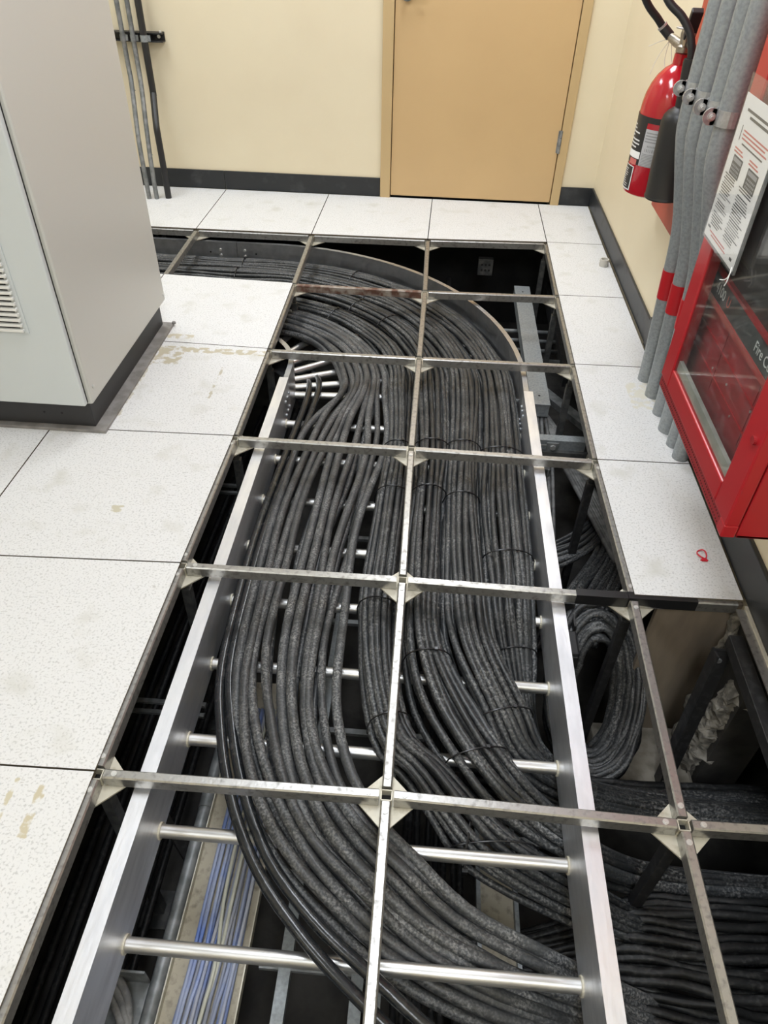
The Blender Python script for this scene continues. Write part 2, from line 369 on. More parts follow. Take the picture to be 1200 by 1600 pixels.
# ceiling lamps (out of view, but they light and are mirrored)
for i, (lx, ly) in enumerate(LIGHTS):
    t = thing('ceiling_light', 'white recessed ceiling light panel above the raised floor', 'light', (lx, ly, CEIL), 'ceiling lights')
    f = MB()
    for a, b in (((-.3, -.6), (-.28, .6)), ((.28, -.6), (.3, .6)), ((-.28, -.6), (.28, -.58)), ((-.28, .58), (.28, .6))):
        f.box((lx + a[0], ly + a[1], CEIL - 0.03), (lx + b[0], ly + b[1], CEIL))
    f.build('frame', M['ceil'], t)
    MB().box((lx - .28, ly - .58, CEIL - 0.02), (lx + .28, ly + .58, CEIL - 0.005)).build('diffuser', M['emit'], t)

# ------------------------------------------------------------------ raised floor: tiles (parts of the floor)
G = 0.61
NODE = {(0, 0): (-.0024, -.0002), (0, 1): (.0018, .6148), (0, 2): (.0088, 1.2159), (0, 3): (.0065, 1.8139), (0, 4): (.0022, 2.4332), (0, 5): (-.0052, 3.0433),
        (1, 0): (.61, .0055), (1, 1): (.6092, .6189), (1, 2): (.6053, 1.2163), (1, 3): (.6084, 1.8193), (1, 4): (.6114, 2.4322), (1, 5): (.6057, 3.0552),
        (2, 0): (1.2173, -.0065), (2, 1): (1.2271, .6121), (2, 2): (1.2149, 1.2088), (2, 3): (1.2169, 1.8278), (2, 4): (1.22, 2.4523), (2, 5): (1.2273, 3.0928),
        (-1, 5): (-.6177, 3.0374), (-1, 4): (-.6112, 2.4567), (-1, 2): (-.611, 1.20), (-1, 1): (-.615, .590), (-1, 0): (-.61, -.012), (-2, 5): (-1.22, 3.034), (-2, 4): (-1.22, 2.46)}
def node(i, j):
    if j >= 6: return (node(i, 5)[0] + (0.008 if i < 2 else 0.004), YB - 0.012)
    if i >= 3: return (XR - 0.018, node(2, j)[1] + (0.006 if j < 5 else 0))
    return NODE.get((i, j), (i * G, j * G))
floor = S(link('floor', None, None, (0, 0, 0)))
def tile(i, j, m='tile'):
    q = [Vector((*node(a, b), 0)) for a, b in ((i, j), (i + 1, j), (i + 1, j + 1), (i, j + 1))]
    c = sum(q, Vector()) / 4
    ins = lambda d: [(p.x - math.copysign(d, p.x - c.x), p.y - math.copysign(d, p.y - c.y)) for p in q]
    mb = MB().hexa(ins(0.0022), 0.0015, 0.0065, 0, 1).hexa(ins(0.003), -0.003, 0.0015, 1).hexa(ins(0.0145), -0.030, -0.003, 2)
    return mb.build('floor_tile', [M[m], M['tile_edge'], M['pan']], floor)
STAINED = {(-1, 2): 'tile_stain', (-1, 3): 'tile_stain2', (-1, 1): 'tile_stain3', (-1, -1): 'tile_stain4', (2, 2): 'tile_stain5'}
for i in range(-4, 3):
    for j in range(-4, 6):
        if i in (0, 1) and -2 <= j <= 4: continue
        if i in (-1, -2, -3) and j == 4: continue
        if i == 2 and -2 <= j <= 0: continue
        tile(i, j, STAINED.get((i, j), 'tile'))

# steel grid that carries the tiles
grid = thing('floor_frame', 'bare zinc steel grid of stringers on pedestals over the open cable pit', 'floor frame', (0.61, 1.2, SUB))
scr = None
def stringer(a, b, m='strg', name='stringer', screws=False):
    p, q = Vector((*node(*a), 0)), Vector((*node(*b), 0)); d = (q - p).normalized()
    p, q = p + d * 0.016, q - d * 0.016
    mb = MB(); w = 0.021; sd = Vector((d.y, -d.x, 0))
    prof = [(-w / 2 - .001, -0.031), (w / 2 + .001, -0.031), (w / 2, -0.003), (w / 2 - 0.003, 0), (-w / 2 + 0.003, 0), (-w / 2, -0.003)]
    n = len(prof)
    mb.add([p + sd * x + Vector((0, 0, z)) for x, z in prof] + [q + sd * x + Vector((0, 0, z)) for x, z in prof],
           [[(k + 1) % n, k, k + n, (k + 1) % n + n] for k in range(n)] + [list(range(n)), [k + n for k in reversed(range(n))]])
    o = mb.build(name, M[m], grid)
    if screws:
        for e in (p + d * 0.022, q - d * 0.022):
            MB().disc(e, (0, 0, 1), 0.0062, 0.0015, 12).disc(e + Vector((0, 0, .0012)), (0, 0, 1), 0.0035, 0.0012, 8).build('screw', M['chrome'], o)
    return o
for j in range(-1, 6):
    for i in (0, 1): stringer((i, j), (i + 1, j), 'rust' if (i, j) == (0, 4) else 'strg', screws=j <= 1)
for j in (4, 5):
    for i in (-3, -2, -1): stringer((i, j), (i + 1, j))
for i in (0, 1, 2):
    for j in range(-2, 5): stringer((i, j), (i, j + 1), screws=-1 <= j <= 1)
stringer((-1, 4), (-1, 5)); stringer((-2, 4), (-2, 5)); stringer((-3, 4), (-3, 5))
s1 = stringer((2, 1), (3, 1)); stringer((2, 0), (3, 0), screws=True); stringer((2, -1), (3, -1))
tp = MB().bar((1.075, 0.6125, -0.0145), (1.212, 0.6128, -0.0145), 0.0245, 0.0345).bar((1.213, 0.613, -0.0135), (1.395, 0.616, -0.0135), 0.0245, 0.0345)
tp.build('black_tape', M['tape'], s1)
for i in range(-3, 3):
    for j in range(-2, 6):
        if i < 0 and j < 4: continue
        x, y = node(i, j)
        pd = link('pedestal', None, grid, (x, y, SUB))
        h = 0.068
        hp = MB().hexa([(x - h, y), (x, y - h), (x + h, y), (x, y + h)], -0.0365, -0.0325)
        for dx, dy in ((1, 0), (-1, 0), (0, 1), (0, -1)):   # small socket walls round the dark hole
            hp.box((x + dx * .011 - (.0012 if dx else .011), y + dy * .011 - (.0012 if dy else .011), -0.0325), (x + dx * .011 + (.0012 if dx else .011), y + dy * .011 + (.0012 if dy else .011), -0.006))
        hp.build('head_plate', M['plate'], pd)
        MB().box((x - .0095, y - .0095, -0.0325), (x + .0095, y + .0095, -0.026)).build('socket', M['dark'], pd)
        pm = 'postb' if (i == 2 and j <= 2) else 'post'
        MB().box((x - .013, y - .013, SUB + .006), (x + .013, y + .013, -0.09)).box((x - .008, y - .008, -0.09), (x + .008, y + .008, -0.0365)).build('post', M[pm], pd, bevel=0.002)
        MB().box((x - .05, y - .05, SUB), (x + .05, y + .05, SUB + .006)).build('foot_plate', M[pm], pd)

# wall ledge along the open right-hand bays
lg = thing('wall_angle', 'steel support angle along the right wall above the open pit', 'angle', (XR - 0.02, 0.0, -0.03))
MB().box((XR - 0.045, -1.22, -0.004), (XR - 0.016, 0.592, 0.0)).box((XR - 0.018, -1.22, -0.034), (XR - 0.015, 0.592, 0.004)).build('angle_bar', M['strg'], lg)
MB().box((XR - 0.022, -1.22, 0.0), (XR - 0.0145, 0.60, 0.006)).build('edge_trim', M['plate'], lg)
ch = thing('wall_channel', 'dark blue-grey strut channel below the wall angle in the pit', 'channel', (1.49, 0, -0.1))
MB().box((1.478, -1.22, -0.095), (1.515, 0.55, -0.055)).build('channel', M['postb'], ch, bevel=0.002)
MB().bar((1.485, 0.53, -0.075), (1.485, -0.3, -0.075), 0.016, 0.004, (1, 0, 0)).build('lip', M['galvd'], ch)
br = thing('brace', 'black steel brace leaning down from the wall channel in the pit', 'brace', (1.44, 0.46, -0.7))
MB().bar((1.475, 0.535, -0.10), (1.43, 0.42, -0.749), 0.05, 0.006, (0, -1, 0)).bar((1.452, 0.525, -0.10), (1.407, 0.41, -0.749), 0.006, 0.04, (0, -1, 0)).build('brace_bar', M['postb'], br)
MB().disc((1.468, 0.524, -0.13), (0, -1, 0), 0.008, 0.006, 6).build('bolt', M['galvd'], br)

# pit closure: brown board, mortar, concrete curb, rough wall below the floor
bd = MB().hexa([(0, 0)], 0, 0) if False else MB()
prof = [(1.315 + 0.22 * k / 12, 0.64 - 0.02 * math.sin(math.pi * k / 12) ** 2) for k in range(13)]
vs = [(x, y, z) for z in (-0.745, -0.034) for x, y in prof] + [(x, y + 0.015, z) for z in (-0.745, -0.034) for x, y in prof]
n = 13; fs = [[k, k + 1, n + k + 1, n + k] for k in range(12)] + [[2 * n + k + 1, 2 * n + k, 3 * n + k, 3 * n + k + 1] for k in range(12)] + [[n + k, n + k + 1, 3 * n + k + 1, 3 * n + k] for k in range(12)] + [[0, n, 3 * n, 2 * n], [12, 2 * n + 12, 3 * n + 12, n + 12]]
tag(MB().add(vs, fs).build('closure_board', M['brown'], smooth=True, auto=True), 'brown stained closure board behind the pit under the black taped stringer', 'board')
from mathutils import noise as NZ
def lump(name, pts, r, seed, label, cat, mname='mortar'):
    P = spline(pts, 70); mb = MB(); mb.tube(P, r, 16); o = Vector((seed * 7.3, 1.7, seed))
    out = []
    for v in mb.v:
        v = Vector(v); d = Vector((NZ.noise(v * 22 + o), NZ.noise(v * 22 + o + Vector((9, 0, 0))), NZ.noise(v * 22 + o + Vector((0, 9, 0)))))
        e = Vector((NZ.noise(v * 75 + o), NZ.noise(v * 75 + o + Vector((5, 0, 0))), NZ.noise(v * 75 + o + Vector((0, 5, 0)))))
        out.append(tuple(v + d * r * 0.9 + e * r * 0.4))
    mb.v = out
    return tag(mb.build(name, M[mname]), label, cat)
lump('mortar_bead', [(1.527, 0.622, -0.05), (1.522, 0.62, -0.25), (1.52, 0.61, -0.5), (1.515, 0.60, -0.74)], 0.015, 1, 'ragged pale mortar bead in the corner beside the brown closure board', 'mortar')
lump('mortar_lump', [(1.545, 0.49, -0.22), (1.54, 0.50, -0.35), (1.535, 0.50, -0.5), (1.525, 0.50, -0.66), (1.515, 0.49, -0.73)], 0.034, 2, 'crumbling grey mortar lump right of the black brace in the pit', 'mortar')
S(MB().box((XR, -2.5, SUB), (XR + 0.1, 0.66, -0.36)).build('wall_right_pit', M['conc'])) if False else None
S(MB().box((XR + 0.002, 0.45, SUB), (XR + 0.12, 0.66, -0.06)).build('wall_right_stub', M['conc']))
S(MB().box((XR + 0.12, YF, -0.06), (XR + 1.6, YB, -0.03)).build('light_stop_slab', M['conc']))  # unseen slab added to keep light from leaking into the pit
S(MB().box((XR + 1.5, YF, SUB), (XR + 1.6, YB, -0.06)).build('light_stop_wall', M['conc']))  # unseen wall added to close the underfloor space against stray light

tag(MB().hexa([(1.26, .40), (1.53, .43), (1.53, .63), (1.24, .63)], SUB, -.62).build('concrete_curb', M['dusty'], bevel=.01), 'dusty pale concrete curb at the foot of the brown board', 'curb')

# ------------------------------------------------------------------ cable tray (straight) and elbow
RZ0, RZ1 = -0.215, -0.045
def rail(path, side, fl, th=0.004):
    """C rail: path = inner-face points (x, y); side = unit outward normals"""
    prof = [(0, RZ1), (fl, RZ1), (fl, RZ1 - th), (th, RZ1 - th), (th, RZ0 + th), (fl, RZ0 + th), (fl, RZ0), (0, RZ0)]
    n = len(prof); vs = []
    for (x, y), (nx, ny) in zip(path, side): vs += [(x + nx * u, y + ny * u, z) for u, z in prof]
    fs = []
    for i in range(len(path) - 1):
        for k in range(n):
            k2 = (k + 1) % n; fs.append([i * n + k, i * n + k2, (i + 1) * n + k2, (i + 1) * n + k])
    e = (len(path) - 1) * n
    for q in ([0, 1, 2, 3], [0, 3, 4, 7], [4, 5, 6, 7]):
        fs.append(list(reversed(q))); fs.append([e + k for k in q])
    return MB().add(vs, fs)
XI0, XI1, YC, XC = 0.107, 1.017, 1.78, -0.205
RI, RO = XI0 - XC, XI1 - XC
RUNGZ = -0.192
tray = thing('cable_tray', 'long silver ladder cable tray with round rungs below the open floor grid', 'cable tray', (0.56, 0.5, RZ0))
yy = [-1.6, YC - 0.09]
for nm, xi, s in (('side_rail', XI0, -1), ('side_rail', XI1, 1)):
    rl = rail([(xi, y) for y in yy], [(s, 0)] * 2, 0.035).build(nm, M['alu'], tray)
    for by in (1.60, 1.635, 1.665):
        for bz in (-0.10, -0.16):
            MB().disc((xi, by, bz), (-s, 0, 0), 0.0065, 0.005, 6).build('bolt', M['galv'], rl)
k = 0; y = -0.257 - 0.2305 * 5
while y < YC - 0.1:
    rg = MB().tube([(XI0 - 0.001, y, RUNGZ), (XI1 + 0.001, y, RUNGZ)], 0.0150, 16).build('rung', M['rung'], tray, smooth=True, auto=True)
    for xa in (XI0, XI1 - 0.004): MB().tube([(xa, y, RUNGZ), (xa + 0.004, y, RUNGZ)], 0.0195, 16).build('weld_collar', M['plate'], rg)
    y += 0.2305
elb = thing('tray_elbow', 'curved ninety degree cable tray elbow at the far end of the tray', 'cable tray', (0.5, 2.5, RZ0))
def arc(rad, n=26):
    return [(XC + rad * math.cos(R(a)), YC + rad * math.sin(R(a))) for a in [90 * i / n for i in range(n + 1)]], [(math.cos(R(a)), math.sin(R(a))) for a in [90 * i / n for i in range(n + 1)]]
for rad, s, name in ((RI, -1, 'inner_rail'), (RO, 1, 'outer_rail')):
    P, N = arc(rad)
    P = [(P[0][0], YC - 0.089)] + P + [(-0.40, P[-1][1])]; N = [N[0]] + N + [N[-1]]
    rl = rail(P, [(a * s, b * s) for a, b in N], 0.020).build(name, M['alur'], elb, smooth=True, auto=True)
for a in (3, 14, 25, 36, 47, 58, 69, 80):
    c, s_ = math.cos(R(a)), math.sin(R(a))
    MB().tube([(XC + RI * c, YC + RI * s_, RUNGZ), (XC + RO * c, YC + RO * s_, RUNGZ)], 0.0150, 14).build('rung', M['rung'], elb, smooth=True, auto=True)
ext_ = thing('tray_extension', 'straight cable tray run along the back wall, bolted rail with holes', 'cable tray', (-1, 2.5, RZ0))
for y, s in ((YC + RI, -1), (YC + RO, 1)):
    rl = rail([(-0.402, y), (-2.3, y)], [(0, s)] * 2, 0.022).build('side_rail', M['alur'], ext_)
    if s > 0:
        for bx in (-0.49, -0.36):
            for bz in (-0.085, -0.115):
                MB().disc((bx, y, bz), (0, -1, 0), 0.007, 0.006, 6).build('bolt', M['chrome'], rl)
        for bx in (-0.455, -0.40, -0.545, -0.30):
            MB().disc((bx, y, -0.135 if bx > -.5 and bx < -.35 else -0.10), (0, -1, 0), 0.005, 0.002, 8).build('hole', M['dark'], rl)
x = -0.45
while x > -2.2:
    MB().tube([(x, YC + RI, RUNGZ), (x, YC + RO, RUNGZ)], 0.015, 12).build('rung', M['rung'], ext_, smooth=True, auto=True); x -= 0.23

# ------------------------------------------------------------------ cable bundles in the tray
def bundle(x0, x1, st, zb, h):
    """station list for a bundle that leaves by the elbow: x0..x1 = lateral span at the elbow; st = later stations (Lx,Ly,Rx,Ry,z,h)"""
    s = []
    for x in (-1.6, -0.9, -0.45): s.append((x, YC + x0 - XC, x, YC + x1 - XC, zb, h))
    for a in (84, 66, 48, 30, 12):
        c, q = math.cos(R(a)), math.sin(R(a))
        s.append((XC + (x0 - XC) * c, YC + (x0 - XC) * q, XC + (x1 - XC) * c, YC + (x1 - XC) * q, zb, h))
    s.append((x0, YC - 0.02, x1, YC - 0.02, zb, h))
    return s + st
BUN = {
 'b2': bundle(0.485, 0.592, [(.512, 1.38, .600, 1.38, -.15, .05), (.503, 1.09, .602, 1.09, -.15, .055), (.494, .74, .601, .74, -.15, .055), (.499, .60, .594, .60, -.15, .055),
        (.525, .39, .612, .40, -.155, .055), (.577, .21, .662, .235, -.165, .055), (.655, .145, .752, .17, -.195, .055), (.720, .060, .868, .075, -.232, .05), (.80, -.015, .99, .01, -.270, .045),
        (1.0, -.085, 1.10, -.01, -.34, .04), (1.25, -.12, 1.28, -.02, -.45, .04), (1.55, -.11, 1.57, 0.0, -.49, .04), (2.0, -.1, 2.0, 0.0, -.49, .04)], -.15, .04),
 'b3': bundle(0.603, 0.732, [(.621, 1.38, .736, 1.38, -.15, .055), (.621, 1.1, .724, 1.1, -.15, .06), (.613, .75, .723, .75, -.15, .06), (.625, .51, .729, .515, -.15, .06),
        (.673, .305, .81, .335, -.16, .055), (.776, .144, .91, .185, -.185, .05), (.87, .075, .995, .125, -.235, .045), (1.02, .02, 1.1, .075, -.295, .04), (1.25, 0.02, 1.28, .095, -.44, .04), (1.55, .04, 1.56, .11, -.49, .04), (2.0, .04, 2.0, .11, -.49, .04)], -.15, .045),
 'b4': bundle(0.735, 0.862, [(.733, 1.38, .846, 1.38, -.15, .055), (.731, 1.1, .836, 1.1, -.15, .06), (.722, .755, .854, .76, -.15, .06), (.743, .515, .873, .53, -.155, .055),
        (.824, .32, .952, .35, -.19, .05), (.896, .21, 1.0, .28, -.25, .04), (1.06, .165, 1.1, .25, -.32, .035), (1.28, .185, 1.28, .27, -.41, .035), (1.56, .19, 1.56, .27, -.43, .035), (2.0, .19, 2.0, .27, -.43, .035)], -.15, .045),
 'b5': bundle(0.866, 1.0, [(.855, 1.38, 1.0, 1.38, -.15, .045), (.844, 1.12, .998, 1.13, -.15, .05), (.856, .77, .992, .78, -.155, .05), (.862, .65, .990, .655, -.18, .045),
        (.895, .53, .990, .54, -.235, .04), (.935, .42, .990, .43, -.295, .035), (.97, .30, 1.03, .36, -.39, .03), (1.10, .25, 1.12, .32, -.47, .03), (1.30, .25, 1.3, .33, -.50, .03), (1.6, .26, 1.6, .34, -.50, .03), (2.0, .26, 2.0, .34, -.50, .03)], -.15, .04),
}
B1L = bundle(0.30, 0.475, [(.232, 1.58, .495, 1.58, -.155, .02), (.190, 1.36, .503, 1.38, -.155, .02), (.165, 1.0, .470, 1.02, -.155, .025), (.170, .73, .450, .75, -.155, .025), (.185, .40, .444, .50, -.155, .025),
        (.235, .20, .461, .30, -.155, .025), (.30, .05, .515, .13, -.155, .025), (.385, -.075, .59, .02, -.160, .025), (.48, -.165, .69, -.055, -.18, .025), (.61, -.245, .81, -.13, -.222, .02),
        (.80, -.315, .95, -.18, -.262, .02), (1.05, -.34, 1.1, -.205, -.35, .02), (1.30, -.345, 1.32, -.21, -.50, .02), (1.6, -.34, 1.6, -.20, -.56, .02), (2.0, -.34, 2.0, -.20, -.56, .02)], -.155, .02)

def sample(st, n):
    """per-station rows resampled by a common parameter along the centre line"""
    rows = [((a + c) / 2, (b + d) / 2, z, a, b, c, d, z, h) for a, b, c, d, z, h in st]
    return [r[3:] for r in spline(rows, n)]
def strand(rows, t, r, seed, wob=0.12, dz=0.0, count=8):
    rnd = random.Random(seed); p1, p2, f1, f2 = rnd.uniform(0, 6), rnd.uniform(0, 6), rnd.uniform(2, 4), rnd.uniform(6, 10)
    out = []; m = len(rows)
    for i, (a, b, c, d, z, h) in enumerate(rows):
        u = i / m; tt = t + wob / count * (math.sin(f1 * u * 6.28 + p1) + 0.5 * math.sin(f2 * u * 6.28 + p2))
        q = max(0.0, 1 - (2 * min(max(tt, 0), 1) - 1) ** 2)
        out.append((a + (c - a) * tt, b + (d - b) * tt, z + h * math.sqrt(q) + dz + 0.002 * math.sin(f2 * u * 9 + p1)))
    return out
def cable(pts, r, m, label, group, n=8):
    return tag(MB().tube(pts, r, n).build('cable', M[m], smooth=True), label, 'cable', group)
INFO = {'b2': ('bundle under the centre stringer', 7, .0092, 'cable'), 'b3': ('bundle just right of the centre stringer', 7, .0098, 'cable'),
        'b4': ('middle bundle of the right-hand bay', 8, .0100, 'cable'), 'b5': ('bundle against the right tray rail', 9, .0098, 'cable')}
for key, (desc, cnt, r, mm) in INFO.items():
    rows = sample(BUN[key], 96)
    for k in range(cnt):
        cable(strand(rows, k / (cnt - 1), r * random.uniform(0.86, 1.12), hash((key, k)) % 9999 if False else k * 31 + ord(key[1]) * 7, 0.28, 0, cnt), r * random.uniform(0.9, 1.12), mm,
              '%s black cable from the left in the %s' % (ORD[k], desc), 'cables of the ' + desc)
    for k in range(cnt - 2):
        cable(strand(rows, (k + 1) / (cnt - 1), r, k * 17 + ord(key[1]), 0.4, -0.019, cnt), r, mm, 'hidden black cable under the top layer of the ' + desc, 'lower cables of the ' + desc)
rows = sample(B1L, 96)
cnt = 10
for k in range(cnt):
    cable(strand(rows, k / (cnt - 1), .0112, 400 + k * 13, 0.34, (0, .012, .003, .008)[k % 4], cnt), .0130 * random.uniform(0.86, 1.06), 'cableg',
          '%s thick dusty loose cable from the left beside the shiny ones' % ORD[k], 'loose thick cables in the left half of the tray', 10)
for k in range(5):
    cable(strand(rows, 0.12 + 0.17 * k, .010, 900 + k * 7, 0.5, -0.018, cnt), .0100, 'cable', 'thinner black cable lying under the loose thick cables of the left bay', 'lower loose cables', 8)
D = [[(-.15, 2.30, -.33), (.0, 2.15, -.30), (.12, 1.98, -.22), (.165, 1.80, -.17), (.165, 1.6, -.158), (.150, 1.36, -.158), (.132, 1.0, -.158), (.132, .72, -.158), (.147, .40, -.158), (.192, .21, -.156), (.258, .04, -.150), (.345, -.105, -.148), (.46, -.225, -.150), (.585, -.32, -.165), (.72, -.40, -.2), (.95, -.50, -.26), (1.3, -.58, -.46), (2, -.6, -.5)],
     [(-.15, 2.36, -.33), (.03, 2.20, -.29), (.155, 2.0, -.21), (.203, 1.82, -.165), (.200, 1.6, -.155), (.180, 1.36, -.156), (.158, 1.0, -.157), (.156, .72, -.157), (.168, .42, -.157), (.212, .24, -.154), (.280, .065, -.148), (.368, -.085, -.146), (.485, -.20, -.148), (.62, -.29, -.162), (.76, -.37, -.2), (.98, -.45, -.26), (1.3, -.52, -.46), (2, -.54, -.5)]]
for k, p in enumerate(D):
    cable(spline(p, 90), .0132, 'shiny', ('outer shiny black cable sweeping along the left tray rail', 'inner shiny black cable second from the left tray rail')[k], 'shiny black cables by the left rail', 12)

# zip ties round the bundles
def tie(key, f, label):
    rows = sample(BUN[key], 96); a, b, c, d, z, h = rows[f]
    a0, b0, c0, d0 = rows[f]
    return
def tie_at(key, y, label, x=None, low=-0.024, ang=None):
    rows = sample(BUN[key], 300); best = min(rows, key=lambda q: abs((q[1] + q[3]) / 2 - y) + (abs((q[0] + q[2]) / 2 - x) if x is not None else (0 if (q[0] + q[2]) / 2 > 0.3 else 9)))
    a, b, c, d, z, h = best; P = []
    pad = 0.012
    for k in range(15):
        t = k / 14; q = math.sqrt(max(0, 1 - (2 * t - 1) ** 2)); e = (t - .5) * 2 * pad
        dx, dy = (c - a), (d - b); L = math.hypot(dx, dy)
        P.append((a + dx * t + dx / L * e, b + dy * t + dy / L * e, z + h * q + 0.0115 + 0.0))
    P += [(P[-1][0], P[-1][1], z + low * .6), ((P[-1][0] * 3 + P[0][0]) / 4, (P[-1][1] * 3 + P[0][1]) / 4, z + low - .008), ((P[-1][0] + P[0][0] * 3) / 4, (P[-1][1] + P[0][1] * 3) / 4, z + low - .008), (P[0][0], P[0][1], z + low * .6)]
    mb = MB().tube(P, 0.0022, 6, closed=True)
    kx, ky, kz = P[9]; mb.box((kx - .004, ky - .004, kz - .001), (kx + .004, ky + .004, kz + .005))
    tag(mb.build('cable_tie', M['tie'], smooth=True, auto=True), label, 'cable tie', 'black zip ties round the cable bundles')
TI = [('b2', 1.38, None, 'under the centre stringer, at the second cross stringer from the back half'), ('b2', 1.12, None, ''), ('b2', .62, None, ''), ('b2', .26, None, ''), ('b2', .02, None, ''),
      ('b3', 1.40, None, ''), ('b3', 1.12, None, ''), ('b3', .46, None, ''), ('b3', .20, None, ''), ('b4', 1.41, None, ''), ('b4', 1.11, None, ''), ('b4', .33, None, ''), ('b5', 1.38, None, ''), ('b5', .86, None, ''), ('b5', .55, None, ''),
      ('b4', 2.62, .35, ''), ('b3', 2.5, .3, ''), ('b5', 2.83, .25, ''), ('b3', 2.35, .45, ''), ('b5', 2.93, -.35, ''), ('b4', 2.82, -.35, ''), ('b2', 2.4, .2, ''), ('b2', -.07, 1.27, ''), ('b2', -.06, 1.42, '')]
NTH = {}
DESC = {'b2': 'bundle under the centre stringer', 'b3': 'bundle just right of the centre stringer', 'b4': 'middle bundle of the right-hand bay', 'b5': 'bundle against the right tray rail'}
for key, y, x, _ in sorted(TI, key=lambda q: (q[0], 0 if q[2] is None else (1 if q[2] < 1 else -1), q[1])):
    NTH[key] = NTH.get(key, 0) + 1
    tie_at(key, y, '%s black zip tie from the front round the %s' % (ORD[NTH[key] - 1], DESC[key]), x)
tag(MB().tube([(.792, -.02, -.205), (.803, .05, -.19), (.81, .09, -.20), (.806, .05, -.255), (.794, -.03, -.225), (.790, -.045, -.212)], 0.0028, 6, closed=True).box((.786, -.052, -.222), (.798, -.042, -.210)).build('cable_tie', M['tie'], smooth=True, auto=True),
    'black zip tie strapping a bundle to a tray rung', 'cable tie', 'black zip ties round the cable bundles')

# dark cable masses in the pit at right, running under the right rail
def mass(name, stations, cnt, r, m, desc, seed, layers=2):
    rows = sample(stations, 40)
    for L in range(layers):
        for k in range(cnt - L):
            t = (k + 0.5 * L) / max(1, cnt - 1)
            o = cable(strand(rows, t, r, seed + k * 11 + L * 101, 0.22, -0.018 * L + .004 * (k % 3), cnt), r * random.uniform(.85, 1.15), m,
                      ('%s black cable from the near side in the %s' % (ORD[k], desc)) if L == 0 else 'black cable under the top layer of the ' + desc, ('lower ' if L else '') + 'cables of the ' + desc)
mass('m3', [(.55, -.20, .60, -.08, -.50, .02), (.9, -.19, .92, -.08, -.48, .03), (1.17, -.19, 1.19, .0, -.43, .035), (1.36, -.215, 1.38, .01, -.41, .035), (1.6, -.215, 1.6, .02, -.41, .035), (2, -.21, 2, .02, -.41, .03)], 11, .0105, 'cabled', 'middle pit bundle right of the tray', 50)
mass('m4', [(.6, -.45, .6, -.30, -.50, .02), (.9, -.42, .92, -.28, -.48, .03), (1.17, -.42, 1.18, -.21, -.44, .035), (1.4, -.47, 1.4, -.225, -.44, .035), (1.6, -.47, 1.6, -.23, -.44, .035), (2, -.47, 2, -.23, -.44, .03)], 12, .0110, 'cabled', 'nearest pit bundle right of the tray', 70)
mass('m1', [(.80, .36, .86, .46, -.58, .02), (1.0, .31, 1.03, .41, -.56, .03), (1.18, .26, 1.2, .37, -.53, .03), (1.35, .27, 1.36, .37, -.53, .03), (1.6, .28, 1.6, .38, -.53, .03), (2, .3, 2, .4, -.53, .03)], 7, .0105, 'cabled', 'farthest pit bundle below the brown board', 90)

# coil of cable in the pit beside the brown board
for k in range(11):
    rx, ry = .145 - .0085 * k, .215 - .013 * k; cx, cy = 1.205, .595; P = []
    rnd = random.Random(300 + k)
    for a in range(150, -215, -14):
        P.append((cx + rx * math.cos(R(a)) + rnd.uniform(-.004, .004), cy + ry * math.sin(R(a)) + rnd.uniform(-.004, .004), -.39 + .16 * math.sin(R(a)) + .008 * (k % 3) - .004 * k + rnd.uniform(-.004, .004)))
    cable(spline(P, 60), .0098, 'cableg' if k % 3 else 'cable', '%s turn from the outside of the dusty cable coil beside the brown board' % ORD[k], 'turns of the cable coil in the pit')
for k in range(7):
    rx, ry = .142 - .010 * k, .19 - .012 * k; cx, cy = 1.21, .585; rnd = random.Random(340 + k); P = []
    for a in range(30, -190, -14):
        P.append((cx + rx * math.cos(R(a)) + rnd.uniform(-.005, .005), cy + ry * math.sin(R(a)) - .01, -.46 + .11 * math.sin(R(a)) + rnd.uniform(-.004, .004)))
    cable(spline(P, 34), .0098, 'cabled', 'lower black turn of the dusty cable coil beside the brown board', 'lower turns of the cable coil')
# strands fanning in the next bay
for k in range(11):
    t = k / 10; rnd = random.Random(380 + k); j = lambda s: rnd.uniform(-s, s)
    P = [(1.36 + .10 * t, 1.42 + j(.03), -.47), (1.31 + .11 * t + j(.01), 1.22 - .02 * t, -.41 - .02 * t), (1.19 + .15 * t + j(.008), 1.02 - .01 * t, -.40), (1.10 + .17 * t, .88 - .01 * t, -.41), (1.03 + .20 * t, .76, -.45 + .05 * t)]
    cable(spline(P, 26), .0102, 'cable', '%s black cable from the tray in the slanting fan below the right tiles' % ORD[k], 'slanting cables in the second right-hand bay')
for k in range(8):
    t = k / 7; rnd = random.Random(420 + k); j = lambda s: rnd.uniform(-s, s)
    P = [(1.04, 1.13 + .10 * t, -.47), (1.14, 1.145 + .12 * t + j(.01), -.44), (1.25, 1.19 + .13 * t + j(.01), -.42), (1.34, 1.28 + .14 * t, -.40), (1.42, 1.42 + .14 * t, -.40)]
    cable(spline(P, 24), .0085, 'cable', '%s curved black cable from the front sweeping under the third right tile' % ORD[k], 'curved cables in the third right-hand bay')
for k in range(7):
    t = k / 6
    P = [(1.09 + .03 * t, 2.35, -.42), (1.15 + .055 * t, 1.95, -.36), (1.20 + .065 * t, 1.70, -.34), (1.27 + .06 * t, 1.42, -.35), (1.36 + .05 * t, 1.15, -.40)]
    cable(spline(P, 24), .011, 'cablegr', '%s grey flat-lying cable from the tray under the right tile edge' % ORD[k], 'grey cables under the right tile edge')
